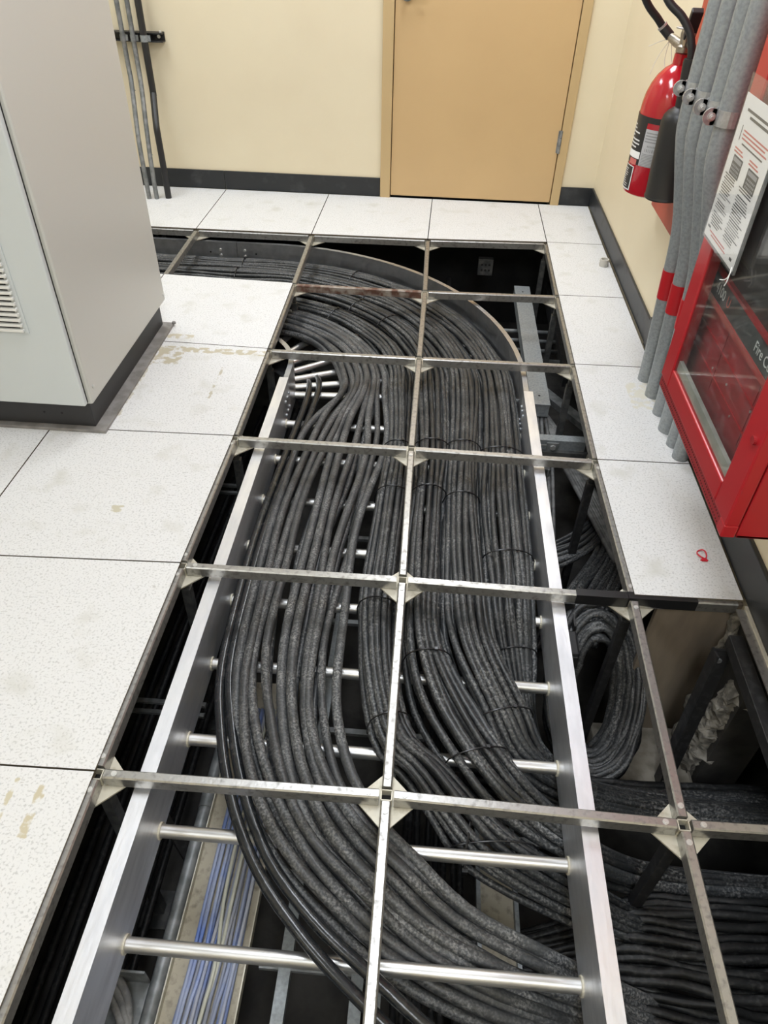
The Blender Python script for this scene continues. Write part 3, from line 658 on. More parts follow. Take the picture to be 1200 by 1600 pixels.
for k in range(6):
    x = 1.075 + .016 * k; rnd = random.Random(k)
    cable(spline([(x, 1.90, -.27), (x + rnd.uniform(-.008, .008), 1.78, -.285), (x + rnd.uniform(-.01, .01), 1.66, -.29), (x, 1.5, -.31), (x - .01, 1.2, -.40)], 22), .0075, 'cablegr', '%s grey cable from the left coming out below the steel duct' % ORD[k], 'grey cables below the duct')

# ------------------------------------------------------------------ steelwork at right below the floor
du = thing('duct', 'galvanized steel wireway lying beside the curved tray elbow', 'duct', (1.12, 2.4, -0.26))
MB().box((1.083, 1.85, -0.262), (1.160, 3.00, -0.205)).build('duct_body', M['galv'], du, bevel=0.002)
MB().box((1.081, 1.848, -0.207), (1.162, 3.002, -0.2)).build('duct_cover', M['galv'], du, bevel=0.001)
for py in (2.93, 1.915): MB().disc((1.121, py, -0.2005), (0, 0, 1), 0.005, 0.001, 8).build('hole', M['dark'], du)
un = thing('strut_bar', 'grey slotted strut bar across the pit beside the right tray rail', 'strut', (1.17, 1.6, -0.25))
MB().box((1.05, 1.597, -0.206), (1.275, 1.636, -0.202)).box((1.05, 1.597, -0.245), (1.275, 1.600, -0.206)).box((1.05, 1.633, -0.245), (1.275, 1.636, -0.206)).build('strut_body', M['galv'], un)
MB().box((1.06, 1.5955, -0.228), (1.13, 1.5968, -0.222)).box((1.16, 1.5955, -0.235), (1.163, 1.5968, -0.212)).build('slot', M['chrome'], un)
MB().box((1.125, 1.590, -0.252), (1.172, 1.597, -0.21)).build('clamp_plate', M['galvd'], un, bevel=0.002)
MB().disc((1.15, 1.59, -0.228), (0, -1, 0), 0.011, 0.008, 6).build('bolt', M['chrome'], un)
MB().box((1.06, 1.58, -0.27), (1.285, 1.597, -0.246)).build('lower_flange', M['post'], un)
hn = thing('strut_hanger', 'dark steel strut standing below the slotted strut bar', 'strut', (1.1, 1.5, SUB))
MB().box((1.085, 1.50, SUB), (1.14, 1.54, -0.27)).build('post', M['post'], hn, bevel=0.002)
MB().box((1.13, 1.497, SUB), (1.136, 1.5, -0.27)).build('slot', M['galvd'], hn)
MB().disc((1.105, 1.5, -0.285), (0, -1, 0), 0.01, 0.008, 6).build('bolt', M['chrome'], hn)
MB().box((1.06, 1.34, -0.36), (1.145, 1.48, -0.355)).box((1.06, 1.34, -0.45), (1.065, 1.48, -0.36)).build('shelf_plate', M['galvd'], hn)
bx = thing('junction_box', 'small black junction box against the outside of the right tray rail', 'box', (1.11, .66, -.32))
MB().box((1.055, .60, -.315), (1.135, .69, -.245)).build('box_body', M['black'], bx, bevel=0.008)
MB().box((1.060, .594, -.305), (1.130, .602, -.255)).build('box_lid', M['labelb'], bx, bevel=0.003)
ab = thing('angle_bracket', 'black angle bracket behind the junction box beside the tray', 'bracket', (1.1, .77, -.4))
MB().box((1.06, .77, -.36), (1.135, .78, -.22)).box((1.128, .70, -.36), (1.135, .77, -.24)).build('bracket_plate', M['postb'], ab)
wbk = thing('pale_bracket', 'pale flat bracket below the grey cables at the right tile edge', 'bracket', (1.24, 1.9, -.40))
MB().bar((1.16, 1.98, -.42), (1.34, 1.78, -.42), .07, .006).build('bracket_plate', M['plate'], wbk)
MB().disc((1.29, 1.84, -.417), (0, 0, 1), .008, .006, 6).build('bolt', M['chrome'], wbk)
gs = thing('slanted_channel', 'dim grey channel slanting under the right tiles by the duct', 'channel', (1.25, 2.2, -.45))
MB().bar((1.12, 2.45, -.42), (1.40, 2.0, -.42), .05, .03).build('channel', M['galvd'], gs)
lt = thing('lower_ladder', 'dark lower ladder rack crossing behind the tray elbow', 'cable tray', (1.0, 2.6, -.42))
for yy_ in (2.46, 2.56, 2.66, 2.76): MB().tube([(.75, yy_, -.34), (1.3, yy_, -.34)], .011, 8).build('rung', M['galvd'], lt, smooth=True)
for xx in (.74, 1.30): MB().box((xx - .012, 2.3, -.38), (xx + .012, 3.3, -.30)).build('side_rail', M['postb'], lt)
ob = thing('outlet_box', 'small punched steel outlet box behind the tray elbow', 'box', (.93, 3.2, -.2))
MB().box((.89, 3.16, -.22), (.97, 3.20, -.13)).build('box_body', M['post'], ob, bevel=.002)
for dx in (0, .02, .04):
    for dz in (0, .03): MB().disc((.91 + dx, 3.16, -.19 + dz), (0, -1, 0), .006, .001, 8).build('hole', M['dark'], ob)

# ------------------------------------------------------------------ lower level under the tray (front left)
LZ = -0.43
bt = thing('beige_channel', 'dusty beige channel tray holding blue network cables below the rungs', 'channel', (.235, -.3, LZ))
MB().box((.152, -1.6, LZ - .006), (.318, .55, LZ)).build('channel_base', M['beige'], bt)
MB().box((.150, -1.6, LZ - .006), (.153, .55, LZ + .022)).build('channel_lip', M['plate'], bt)
MB().box((.317, -1.6, LZ - .006), (.320, .55, LZ + .022)).build('channel_lip', M['plate'], bt)
pp = thing('grey_pipe', 'grey conduit pipe along the left side of the beige channel', 'pipe', (.135, -.3, LZ))
MB().tube([(.133, -1.6, LZ + .012), (.133, .14, LZ + .012)], .0165, 14).tube([(.133, .14, LZ + .012), (.133, .18, LZ + .012)], .0185, 14).tube([(.133, .18, LZ + .012), (.133, .9, LZ + .012)], .0165, 14).build('pipe_body', M['galvd'], pp, smooth=True, auto=True)
order = list(range(19)); CL = {3: 'blue', 8: 'blue', 0: 'blue', 1: 'blue', 5: 'blue', 12: 'bluegr', 16: 'blue'}
for k in range(19):
    rnd = random.Random(500 + k); t = k / 18; white = k in (9, 12)
    xs = [.187 + .105 * t + (rnd.uniform(-.006, .006) if q in (1, 2, 3) else 0) * (2.2 if white else 1) for q in range(5)]
    zz = LZ + .006 + (.006 if k % 2 else 0) + (.008 if white else 0)
    P = [(xs[0] - .006, -1.5, zz), (xs[1] - .004, -.45, zz + .003), (xs[2], -.22, zz), (xs[3] + .004, -.02, zz + .003), (xs[4] + .006, .45, zz)]
    cm = 'white' if white else CL.get(k, ('blue', 'bluegr', 'bluegr')[k % 3])
    cable(spline(P, 24), .0046, cm, '%s network cable from the left in the beige channel, %s' % (ORD[k], {'white': 'off-white', 'blue': 'blue', 'bluegr': 'grey-blue'}[cm]), 'network cables in the beige channel', 7)
ll = thing('lower_ladder', 'narrow flat-bar ladder rack under the middle of the tray', 'cable tray', (.51, -.2, -.43))
for xx in (.408, .612): MB().box((xx - .0135, -1.6, -.43), (xx + .0135, 1.6, -.40)).build('side_rail', M['galv'], ll)
for q in range(-5, 7): MB().box((.35, .391 + .2 * q - .008, -.415), (.70, .391 + .2 * q + .008, -.402)).build('rung', M['galvd'], ll)
fb = tag(MB().box((.558, -1.6, -.41), (.585, -.10, -.395)).build('flat_bar', M['galv'], None), 'flat steel bar beside the narrow ladder rack under the centre stringer', 'bar')
tc = thing('tan_channel', 'tan dusty channel with bright lips under the tray near the right rail', 'channel', (.88, -.3, -.43))
MB().box((.845, -1.6, -.434), (.935, .16, -.43)).build('channel_base', M['beige'], tc)
for xx in (.845, .935): MB().box((xx - .006, -1.6, -.434), (xx + .004, .16, -.41)).build('channel_lip', M['galv'], tc)
for k in range(8):
    x = .655 + .022 * k; rnd = random.Random(k + 40)
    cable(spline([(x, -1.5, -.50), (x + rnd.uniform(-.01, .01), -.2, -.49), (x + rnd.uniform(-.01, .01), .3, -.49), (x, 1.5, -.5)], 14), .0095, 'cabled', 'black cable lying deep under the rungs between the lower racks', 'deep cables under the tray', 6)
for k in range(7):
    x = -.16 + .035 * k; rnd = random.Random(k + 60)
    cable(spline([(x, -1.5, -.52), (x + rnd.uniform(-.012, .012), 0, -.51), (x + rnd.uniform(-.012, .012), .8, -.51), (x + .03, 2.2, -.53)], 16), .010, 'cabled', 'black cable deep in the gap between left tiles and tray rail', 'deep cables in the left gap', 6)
lr = thing('lower_rack', 'dim ladder rack deep in the gap left of the tray', 'cable tray', (-.1, .4, -.43))
for q in (0, 2): MB().box((-.30, .43 + .5 * q, -.405), (.06, .443 + .5 * q, -.395)).box((-.30, .405 + .5 * q, -.42), (.06, .417 + .5 * q, -.41)).build('rung', M['galvd'], lr)
MB().box((-.31, -1.6, -.44), (-.29, 2.2, -.39)).build('side_rail', M['postb'], lr)
dg = thing('diagonal_strut', 'black diagonal strut below the left tray rail', 'strut', (.08, .03, -.6))
MB().bar((.035, .10, -.35), (.125, .03, -.62), .022, .022).build('strut_body', M['postb'], dg)
ub = thing('u_bracket', 'thin grey bracket plate with a rounded corner below the left rail', 'bracket', (.08, -.3, -.42))
MB().box((.04, -.262, -.42), (.115, -.256, -.355)).box((.04, -.40, -.422), (.115, -.256, -.418)).build('bracket_plate', M['galvd'], ub, bevel=.002)
MB().tube([(.05, -.36, -.40), (.075, -.362, -.395), (.085, -.39, -.395)], .006, 8).build('clip', M['galv'], ub)
for k in range(3):
    cable(spline([(.00, -.24 - .02 * k, -.40), (.05, -.265 - .02 * k, -.385), (.09, -.31 - .02 * k, -.38), (.105, -.40, -.39), (.11, -.8, -.40)], 20), .009, 'cablegr', '%s curved grey cable from the bracket below the left rail' % ORD[k], 'grey cables under the left rail')
# second lower cross bars under the tray front right
for q in range(2):
    tag(MB().box((.86, .155 - .055 * q, -.40), (1.12, .175 - .055 * q, -.388)).build('cross_bar', M['galvd']), ('upper thin cross bar under the front right of the tray', 'lower thin cross bar under the front right of the tray')[q], 'bar', 'thin cross bars')

# ------------------------------------------------------------------ grey equipment cabinet
CX, CY0, CY1, CX0 = -0.434, 1.185, 1.965, -1.25
cb = thing('equipment_cabinet', 'tall light grey steel cabinet standing on a black plinth at left', 'cabinet', (-.84, 1.57, 0.007))
MB().box((CX0, CY0, 0.118), (CX, CY1, 2.05)).build('body', M['cab'], cb, bevel=0.006)
dd = MB().box((CX0 + .01, CY0 - .024, 0.124), (CX - .014, CY0 - .004, 2.04)).build('door', M['cabdoor'], cb, bevel=0.004)
MB().box((CX0 + .012, CY0 - .006, 0.126), (CX - .0145, CY0 + .001, 2.038)).build('door_gasket', M['dark'], cb)
vt = link('vent', None, cb, (-.7, CY0 - .03, .5))
MB().box((-.86, CY0 - .0285, 0.378), (-.553, CY0 - .0235, 0.66)).build('vent_frame', M['cabdoor'], vt, bevel=.001)
MB().box((-.85, CY0 - .0292, 0.384), (-.575, CY0 - .0284, 0.655)).build('vent_opening', M['dark'], vt)
for k in range(16):
    z = 0.386 + .0168 * k
    MB().box((-.852, CY0 - .040, z), (-.562 , CY0 - .029, z + .0085)).build('slat', M['slat'], vt, bevel=.0012)
MB().box((CX0 + .02, CY0 + .018, 0.018), (CX - .022, CY1 - .02, 0.118)).build('plinth', M['black'], cb, bevel=.002)
MB().box((CX0 - .02, CY0 - .004, 0.0068), (CX + .018, CY1, 0.018)).build('floor_skirt', M['skirt'], cb, bevel=.001)
for sy, sz in ((1.215, .17), (1.95, .145)): MB().disc((CX, sy, sz), (1, 0, 0), .006, .003, 12).disc((CX + .003, sy, sz), (1, 0, 0), .0025, .001, 8).build('screw', M['chrome'], cb)
for sx in (-.56, -.62): MB().disc((sx, CY0 + .018, .065), (0, -1, 0), .004, .001, 8).build('plinth_hole', M['dark'], cb)
tag(MB().lathe((-.413, 1.955, .0185), [(.008, 0), (.008, .006), (.005, .009), (.001, .010)], 10).build('floor_bolt', M['skirt'], None, smooth=True), 'small round bolt head on the skirt behind the grey cabinet', 'bolt')

# ------------------------------------------------------------------ pipes by the back wall
def pipe(name, pts, r, m, label, collar=None):
    t = thing(name, label, 'pipe', pts[-1], 'pipes by the back wall')
    MB().tube(pts, r, 14).build('pipe_body', M[m], t, smooth=True, auto=True)
    if collar: MB().tube([collar, Vector(collar) + Vector((0, 0, .004))], r + .0008, 14).build('joint_ring', M['galvd'], t)
    return t
pipe('black_pipe', spline([(-.935, 3.615, 2.74), (-.935, 3.615, 1.2), (-.935, 3.615, .56), (-.933, 3.605, .50), (-.91, 3.51, .38), (-.905, 3.495, .33), (-.90, 3.485, .1), (-.90, 3.48, -.3)], 40), .0175, 'rubber', 'black pipe with a double bend by the back wall, right of two grey ones')
pipe('grey_pipe', spline([(-.993, 3.62, 2.74), (-.993, 3.62, 1.2), (-.993, 3.615, .70), (-.985, 3.59, .55), (-.972, 3.52, .35), (-.962, 3.465, .12), (-.960, 3.46, -.3)], 40), .0125, 'galvd', 'grey steel pipe between the black pipe and the grey cabinet', (-.966, 3.49, .23))
pipe('grey_pipe', spline([(-1.048, 3.62, 2.74), (-1.048, 3.62, 1.2), (-1.048, 3.62, .66), (-1.04, 3.60, .56), (-1.02, 3.50, .30), (-1.005, 3.46, .1), (-1.003, 3.455, -.3)], 40), .0125, 'galvd', 'grey steel pipe half hidden by the rear edge of the grey cabinet', (-1.043, 3.61, .52))
stt = thing('strut_rail', 'short black strut rail fixed to the cream back wall behind three pipes', 'strut', (-.98, YB - .02, .76))
MB().box((-1.20, YB - .006, .742), (-.848, YB, .785)).box((-1.20, YB - .048, .779), (-.848, YB, .785)).box((-1.20, YB - .048, .742), (-.848, YB, .748)).build('strut_body', M['postb'], stt)
MB().disc((-.875, YB - .008, .765), (0, -1, 0), .009, .01, 8).disc((-.856, YB - .04, .786), (0, -.3, 1), .007, .008, 8).build('bolt', M['chrome'], stt)
for px, pr_, pm in ((-.935, .02, 'galv'), (-.993, .015, 'galvd'), (-1.048, .015, 'galvd')):
    MB().lathe((px, 3.617, .748), [(pr_, 0), (pr_, .03)], 14, 180, 360).box((px + pr_ - .002, 3.615, .75), (px + pr_ + .012, 3.622, .776)).build('pipe_clamp', M[pm], stt)

# ------------------------------------------------------------------ right wall: board, conduits, extinguisher
tag(MB().box((1.503, .30, .452), (XR - .001, 2.36, 2.3)).build('red_board', M['board'], bevel=.002), 'red painted plywood board on the right wall behind conduits and extinguisher', 'board')
CB = [(1.474, 1.741), (1.480, 1.628), (1.484, 1.51), (1.486, 1.406), (1.488, 1.319), (1.492, 1.248)]
RAD = [.029, .030, .030, .034, .027, .027]
WHERE = ['farthest galvanized conduit, beside the extinguisher horn', 'second galvanized conduit from the extinguisher, red banded', 'third galvanized conduit from the extinguisher, red banded', 'thickest galvanized conduit, nearest the instruction sheet', 'short conduit stub behind the red panel corner, fifth from the extinguisher', 'short conduit stub nearest the tile seam under the red panel']
for k, (bx_, by_) in enumerate(CB):
    cd = thing('conduit', WHERE[k], 'conduit', (bx_, by_, .0065), 'galvanized conduits on the right wall')
    if k < 4:
        u = 1.372 + .002 * k
        P = [(u, by_, 2.74), (u, by_, 1.3), (u, by_, .93), (u + .012, by_, .83), (u + .04, by_, .72), (u + .068, by_, .60), (bx_ - .022, by_, .50), (bx_ - .014, by_, .35), (bx_, by_, .06), (bx_, by_, -.2)]
        P = [P[0]] + spline(P[1:], 34)
    else:
        P = spline([(bx_ - .09, by_ - .18, .62), (bx_ - .06, by_ - .05, .58), (bx_ - .03, by_, .45), (bx_ - .012, by_, .28), (bx_, by_, .06), (bx_, by_, -.2)], 26)
    MB().tube(P, RAD[k], 20).build('conduit_body', M['galv'], cd, smooth=True, auto=True)
    if k < 3:
        i0 = [q for q in spline(P, 700) if .335 < q[2] < .437][::4]
        MB().tube(i0, RAD[k] + .0016, 20).build('red_band', M['band'], cd, smooth=True, auto=True)
for k in range(4):
    bx_, by_ = CB[k]; u = 1.372 + .002 * k; r = RAD[k] + .002; z = .978
    st = thing('conduit_strap', ['farthest steel strap with a bolt, on the conduit beside the extinguisher', 'second bolted steel strap from the extinguisher', 'third bolted steel strap from the extinguisher', 'nearest bolted steel strap, on the thickest conduit'][k], 'strap', (u, by_, z), 'bolted straps on the conduits')
    mb = MB(); pts = [(u + r * math.cos(R(a)), by_ + r * math.sin(R(a))) for a in range(80, 290, 14)]
    n = len(pts); vs = [(x, y, zz) for zz in (z - .019, z + .019) for x, y in pts]
    vs += [(u + (x - u) * 1.1, by_ + (y - by_) * 1.1, zz) for zz in (z - .019, z + .019) for x, y in pts]
    fs = [[2 * n + i + 1, 2 * n + i, 3 * n + i, 3 * n + i + 1] for i in range(n - 1)] + [[n + i, n + i + 1, 3 * n + i + 1, 3 * n + i] for i in range(n - 1)] + [[i, 2 * n + i, 2 * n + i + 1, i + 1] for i in range(n - 1)] + [[0, n, 3 * n, 2 * n], [n - 1, 3 * n - 1, 4 * n - 1, 2 * n - 1]]
    mb.add(vs, fs).build('strap_band', M['galvb'], st)
    exx = u - r - .014
    MB().tube([(exx, by_ - .003, z), (exx, by_ + .003, z)], .021, 16).box((exx, by_ - .003, z - .019), (u - r * .8, by_ + .003, z + .019)).build('ear', M['galvb'], st)
    MB().tube([(exx, by_ - .003, z), (exx, by_ - .006, z)], .0105, 16).tube([(exx, by_ - .006, z), (exx, by_ - .012, z)], .0075, 6).tube([(exx, by_ - .012, z), (exx, by_ - .018, z)], .005, 10).build('bolt', M['chrome'], st)
sl = thing('strut_rail', 'steel strut rail behind the four conduits, carrying their straps', 'strut', (1.43, 1.6, .955))
MB().box((1.408, 1.30, .935), (1.445, 1.85, .975)).box((1.445, 1.34, .935), (1.503, 1.38, .975)).box((1.445, 1.78, .935), (1.503, 1.82, .975)).build('strut_body', M['galvd'], sl)

# fire extinguisher
EX, EY, EZ = 1.407, 2.105, .575
ex = thing('fire_extinguisher', 'red fire extinguisher with black horn and hose hanging on the right wall', 'fire extinguisher', (EX, EY, EZ))
rb = .092
prof = [(.0, .004), (rb * .82, 0), (rb * .96, .006), (rb, .02), (rb, .262), (rb * .985, .288), (rb * .93, .318), (rb * .82, .348), (rb * .66, .374), (rb * .46, .394), (rb * .30, .403), (.026, .405)]
MB().lathe((EX, EY, EZ), prof, 40).build('tank', M['ext'], ex, smooth=True, auto=True)
MB().lathe((EX, EY, EZ), [(.024, .400), (.024, .436)], 20).build('neck_collar', M['ext'], ex, smooth=True, auto=True)
va = MB().lathe((EX, EY, EZ), [(.018, .434), (.024, .440), (.024, .456), (.017, .462), (.020, .49), (.016, .515)], 18)
va.tube([(EX - .002, EY + .005, EZ + .455), (EX - .018, EY + .040, EZ + .462), (EX - .030, EY + .085, EZ + .470)], [.016, .015, .0125], 14)
va.box((EX - .012, EY - .045, EZ + .460), (EX + .014, EY, EZ + .498))
va.build('valve', M['brass'], ex, smooth=True, auto=True)
hb = MB().obox((EX - .002, EY - .048, EZ + .522), (.018, 0, 0), (-.003, -.024, .040), (0, .008, .006)).obox((EX + .004, EY - .055, EZ + .468), (.013, 0, 0), (0, -.035, -.006), (0, 0, .007))
hb.build('lever', M['rubber'], ex, bevel=.003)
MB().tube([(EX - .035, EY + .01, EZ + .505), (EX - .03, EY - .025, EZ + .507), (EX, EY - .035, EZ + .508), (EX + .015, EY - .005, EZ + .507), (EX, EY + .03, EZ + .504), (EX - .022, EY + .032, EZ + .503)], .0026, 6, closed=True).build('pull_ring', M['chrome'], ex, smooth=True)
MB().box((EX - .010, EY - .025, EZ + .508), (EX + .002, EY - .010, EZ + .528)).build('safety_tag', M['yellow'], ex)
HB, HT = Vector((1.427, 1.942, .612)), Vector((1.392, 1.942, 1.022)); HA = (HT - HB)
hose = spline([(EX - .030, EY + .085, EZ + .470), (1.352, 2.2, 1.066), (1.325, 2.2, 1.092), (1.273, 2.2, 1.142), (1.20, 2.19, 1.26), (1.20, 2.10, 1.33), (1.24, 2.02, 1.25), (1.292, 1.99, 1.165), (1.342, 1.97, 1.125), (1.374, 1.955, 1.085), (1.388, 1.945, 1.045), tuple(HT - HA * .02)], 70)
MB().tube(hose, .0120, 12).build('hose', M['rubber'], ex, smooth=True)
MB().tube([hose[0], hose[5]], .0155, 12).build('hose_ferrule', M['rubber'], ex, smooth=True, auto=True)
MB().tube([hose[5], hose[6]], .0165, 12).build('hose_ring', M['chrome'], ex, smooth=True, auto=True)
def along(fr): return [tuple(HB + HA * f) for f, _ in fr], [q for _, q in fr]
P, Q = along([(.66, .022), (.98, .0215), (1.0, .020)]); MB().tube(P, Q, 20).build('horn_grip', M['horn'], ex, smooth=True, auto=True)
P, Q = along([(0, .070), (.012, .072), (.03, .069), (.25, .065), (.50, .059), (.58, .057), (.62, .052), (.65, .042), (.67, .028), (.68, .022)]); MB().tube(P, Q, 32).build('horn', M['horn'], ex, smooth=True, auto=True)
def patch(name, a0, a1, z0, z1, m, dr=.0008, par=None):
    return MB().lathe((EX, EY, EZ), [(rb + dr, z0), (rb + dr, z1)], 12, a0, a1, ).build(name, M[m], par or ex, smooth=True)
# camera sees roughly azimuth 170..300 of the tank
patch('retaining_strap', 150, 300, .240, .258, 'labelb', .0016)
lbk = patch('black_label', 150, 219, .105, .240, 'labelb')
lbs = patch('silver_label', 219, 272, .105, .222, 'silver')
patch('white_square', 170, 217, .124, .146, 'paper', .0014, lbk)
patch('red_square', 188, 212, .103, .121, 'inkr', .0014, lbk)
rnd = random.Random(5)
pt = MB()
for q in range(7):
    a = 152 + rnd.uniform(0, 16)
    pt.lathe((EX, EY, EZ), [(rb + .0014, .155 + q * .0112), (rb + .0014, .1595 + q * .0112)], 4, a, a + rnd.uniform(18, 46))
pt.build('printed_lines', M['lett'], lbk)
pt = MB()
for q in range(9): pt.lathe((EX, EY, EZ), [(rb + .0014, .106 + q * .0046), (rb + .0014, .1085 + q * .0046)], 4, 222, 222 + rnd.uniform(30, 42))
for q in range(9): pt.lathe((EX, EY, EZ), [(rb + .0014, .152), (rb + .0014, .162)], 1, 226 + q * 4, 228 + q * 4 + rnd.uniform(-.7, .7))
for q in range(9): pt.lathe((EX, EY, EZ), [(rb + .0014, .167), (rb + .0014, .173)], 1, 230 + q * 3.2, 232 + q * 3.2)
for q in range(4): pt.lathe((EX, EY, EZ), [(rb + .0014, .182 + q * .009), (rb + .0014, .186 + q * .009)], 4, 222, 222 + rnd.uniform(26, 42))
pt.build('printed_lines', M['inkg'], lbs)
lb2 = patch('lower_black_label', 150, 206, .020, .094, 'labelb')
patch('label_border', 206, 209, .018, .096, 'lett', .001, lb2); patch('label_border', 150, 209, .016, .020, 'lett', .001, lb2); patch('label_border', 150, 209, .094, .097, 'lett', .001, lb2)
pt = MB()
for q in range(9): pt.lathe((EX, EY, EZ), [(rb + .0014, .026 + q * .007), (rb + .0014, .0285 + q * .007)], 4, 158 + rnd.uniform(0, 8), 186 + rnd.uniform(0, 12))
pt.build('printed_lines', M['lett'], lb2)
MB().box((EX + .05, EY - .03, EZ + .15), (1.503, EY + .03, EZ + .19)).build('wall_bracket', M['labelb'], ex)
wt = MB()
for q in ([(-.026, .075, .467), (-.05, .10, .455), (-.085, .12, .435)], [(-.03, .08, .46), (-.055, .085, .41), (-.07, .08, .36)], [(-.03, .08, .46), (-.035, .07, .41), (-.03, .06, .385)], [(-.025, .075, .46), (-.02, .05, .42), (-.015, .04, .40)]):
    wt.tube(spline([(EX + a, EY + b, EZ + c) for a, b, c in q], 10), .0011, 5)
wt.build('tie_wires', M['wcable'], ex)

# ------------------------------------------------------------------ red fire alarm panel
PX, PY0, PY1, PZ0, PZ1 = 1.265, .410, 1.022, .408, 1.75
fp = thing('fire_alarm_panel', 'red fire control panel box with a clear window door on the right wall', 'alarm panel', (1.4, .7, PZ0))
b = MB().box((PX + .034, PY0 + .004, PZ0), (1.503, PY1 - .004, PZ0 + .01)).box((PX + .034, PY0 + .004, PZ0), (1.503, PY0 + .012, PZ1)).box((PX + .034, PY1 - .012, PZ0), (1.503, PY1 - .004, PZ1)).box((1.49, PY0, PZ0), (1.503, PY1, PZ1)).box((PX + .034, PY0, PZ1 - .01), (1.503, PY1, PZ1))
b.build('box_body', M['red'], fp, bevel=.003)
vs_ = MB().box((PX + .003, PY0 + .012, PZ0 + .002), (PX + .036, PY1 - .002, PZ0 + .040)).build('vent_strip', M['redv'], fp, bevel=.002)
pf = MB()
for q in range(58):
    yq = PY0 + .03 + q * .0098
    for zq in (.010, .024): pf.box((PX + .0024, yq, PZ0 + zq), (PX + .0031, yq + .0030, PZ0 + zq + .0030))
tag(pf.build('perforation', M['dark'], vs_), kind='stuff')
fd = link('door', None, fp, (PX, .7, PZ0))
wy0, wy1, wz0, wz1 = .490, .948, .495, 1.66
dfm = MB()
dfm.box((PX, PY0, PZ0 + .034), (PX + .03, wy0, PZ1)).box((PX, wy1, PZ0 + .034), (PX + .03, PY1, PZ1)).box((PX, wy0, PZ0 + .034), (PX + .03, wy1, wz0)).box((PX, wy0, wz1), (PX + .03, wy1, PZ1))
dfm.build('door_frame', M['red'], fd, bevel=.004)
MB().box((PX, PY0 - .001, PZ0 + .004), (PX + .03, PY0 + .03, PZ0 + .036)).build('door_corner', M['red'], fd, bevel=.003)
MB().box((PX + .004, wy0, wz0), (PX + .008, wy1, wz1)).build('window_pane', M['glass'], fd)
MB().box((PX + .010, wy0, wz0), (PX + .020, wy1, wz0 + .026)).build('ledge_strip', M['ledge'], fd)
MB().tube([(PX + .002, PY0 + .025, .64), (PX - .006, PY0 + .025, .64)], .009, 14).build('door_lock', M['redv'], fd)
ip = link('inner_panel', None, fp, (PX + .06, .7, .6))
IX = PX + .055
MB().box((IX, PY0 + .014, PZ0 + .012), (IX + .004, PY1 - .014, .672)).build('red_cover', M['redin'], ip)
for zz in (.545, .61): MB().box((IX - .003, PY0 + .014, zz), (IX, PY1 - .014, zz + .004)).build('fold_line', M['red'], ip)
for yy2 in (.60, .83): MB().box((IX - .0015, yy2, .51), (IX, yy2 + .0025, .67)).build('seam', M['redv'], ip)
for yy2, zz in ((.75, .575), (.60, .60), (.68, .535), (.85, .56)): MB().disc((IX, yy2, zz), (-1, 0, 0), .003, .002, 8).build('screw', M['chrome'], ip)
MB().box((IX - .012, PY0 + .014, .672), (IX + .004, PY1 - .014, .690)).build('red_trim', M['red'], ip, bevel=.002)
ns = MB().box((IX - .010, PY0 + .014, .690), (IX + .004, PY1 - .014, .745)).build('name_strip', M['strip'], ip)
MB().box((IX - .013, PY0 + .014, .745), (IX + .004, PY1 - .014, .752)).build('red_trim', M['red'], ip)
dk = MB().box((IX - .002, PY0 + .014, .752), (IX + .004, PY1 - .014, 1.70)).build('display_window', M['labelb'], ip)
def text(s, size, y, z, x, m, parent):
    cu = bpy.data.curves.new('lettering', 'FONT'); cu.body = s; cu.size = size; cu.extrude = .0003
    o = bpy.data.objects.new('lettering', cu); COL.objects.link(o); cu.materials.append(M[m]); ORG[o.name] = Vector()
    bpy.context.view_layer.update()
    me = bpy.data.meshes.new_from_object(o.evaluated_get(bpy.context.evaluated_depsgraph_get()))
    bpy.data.objects.remove(o); bpy.data.curves.remove(cu)
    me.transform(Matrix(((0, 0, -1, x), (-1, 0, 0, y), (0, 1, 0, z), (0, 0, 0, 1))))
    me.materials.clear(); me.materials.append(M[m])
    o = bpy.data.objects.new('lettering', me); COL.objects.link(o); o.parent = parent; o.location = -ORG[parent.name]
    return o
text('4100', .034, .962, .706, IX - .0106, 'lett', ns)
text('U', .034, .879, .706, IX - .0106, 'inkr', ns)
text('Fire Control', .032, .672, .706, IX - .0106, 'lett', ns)

# instruction sheet in a plastic sleeve hung on the panel door
SX, SY0, SY1, SZ0, SZ1 = 1.250, .765, .985, .830, 1.115
ish = thing('instruction_sheet', 'white printed instruction sheet in a clear sleeve hung on the red panel', 'sheet', (SX, .875, SZ0))
MB().box((SX, SY0, SZ0), (SX + .0012, SY1, SZ1)).build('paper', M['paper'], ish)
MB().box((SX - .0012, SY0 - .004, SZ0 - .006), (SX - .0004, SY1 + .003, SZ1 + .035)).build('sleeve_front', M['sleeve'], ish)
MB().box((SX + .0016, SY0 - .004, SZ0 - .006), (SX + .0066, SY1 + .003, SZ0 + .0)).box((SX + .0016, SY0 - .005, SZ0 - .006), (SX + .0066, SY0 - .001, SZ1)).build('sleeve_edge', M['galvd'], ish)
def lines(name, m, spec):
    mb = MB()
    for y1, y0, z, h in spec: mb.add([(SX - .0003, y1, z), (SX - .0003, y0, z), (SX - .0003, y0, z + h), (SX - .0003, y1, z + h)], [[0, 1, 2, 3]])
    return tag(mb.build(name, M[m], ish), kind='stuff')
rnd = random.Random(11); dkl, gr, rd = [], [], []
dkl += [(.955, .80, SZ1 - .028, .005), (.93, .815, SZ1 - .038, .005)]
rd += [(.94, .79, SZ1 - .062, .003), (.94, .80, SZ1 - .069, .003), (.94, .785, SZ1 - .076, .003)]
dkl += [(.955, .951, SZ1 - .082, .028), (.93, .80, SZ1 - .085, .003)]
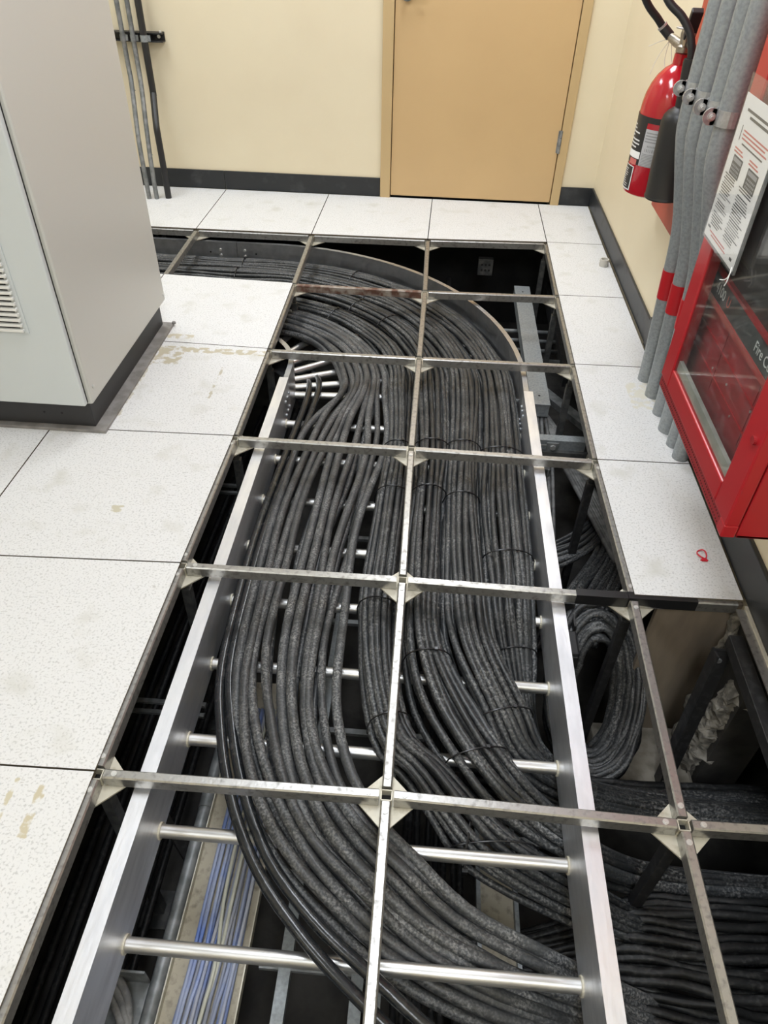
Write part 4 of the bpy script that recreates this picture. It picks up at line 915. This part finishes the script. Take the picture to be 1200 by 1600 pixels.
for c0, c1 in ((.970, .888), (.872, .782)):
    rd += [(c0 - .01, c0 - .06, SZ1 - .098, .003), (c0 - .01, c0 - .07, SZ1 - .104, .003)]
    z = SZ1 - .150
    while z > SZ0 + .028:
        if rnd.random() < .86:
            (dkl if rnd.random() < .6 else gr).append((c0 - rnd.choice((0, 0, .006)), c1 + rnd.uniform(0, .03), z, .0024))
        z -= .0050
rd += [(.955, .84, SZ0 + .016, .003), (.94, .83, SZ0 + .010, .003)]
dkl += [(.975, .955, SZ0 + .020, .005), (.80, .785, SZ0 + .012, .006)]
lines('dark_print', 'ink', dkl); lines('grey_print', 'inkg', gr); lines('red_print', 'inkr', rd)
for c0, c1 in ((.950, .892), (.852, .790)):
    pb = MB().box((SX - .0008, c1, SZ1 - .145), (SX - .0002, c0, SZ1 - .108)).build('keypad_picture', M['ink'], ish)
    kk = MB().box((SX - .001, c1 + .004, SZ1 - .119), (SX - .0008, c0 - .004, SZ1 - .111))
    for q in range(6):
        for w in range(3): kk.box((SX - .001, c1 + .005 + q * .0085, SZ1 - .142 + w * .007), (SX - .0008, c1 + .010 + q * .0085, SZ1 - .138 + w * .007))
    kk.build('key_print', M['inkg'], pb)
zt = MB().tube(spline([(SX - .001, SY0 + .004, SZ0 + .008), (SX - .004, SY0 - .004, SZ0 - .006), (SX - .006, SY0 + .006, SZ0 - .02), (SX - .006, SY0 + .03, SZ0 - .03)], 10), .0012, 5).tube(spline([(SX - .004, SY0 - .004, SZ0 - .004), (SX - .006, SY0 - .008, SZ0 - .018), (SX - .006, SY0 - .002, SZ0 - .03)], 8), .0012, 5)
zt.build('plastic_tail', M['paper'], ish)

# ------------------------------------------------------------------ small things on the tiles
cu = MB().lathe((1.478, 2.815, .0066), [(.020, 0), (.022, .004), (.022, .034), (.017, .034), (.016, .012), (.002, .012)], 20)
tag(cu.build('plastic_stub', M['cup'], smooth=True, auto=True), 'short off-white plastic pipe stub on the right tiles by the baseboard', 'pipe stub')
rt = MB(); P = [(1.447 + .0125 * math.cos(R(a)), .785 + .017 * math.sin(R(a)), .0090 + .003 * math.sin(R(a * 2))) for a in range(-70, 250, 16)]
P = [(1.438, .760, .0088)] + P + [(1.458, .760, .0088)]
rt.tube(P, .0021, 7).box((1.441, .758, .0068), (1.455, .766, .012))
tag(rt.build('red_seal_tie', M['redtie'], smooth=True, auto=True), 'small looped red plastic seal tie lying on the near right tile', 'tie')
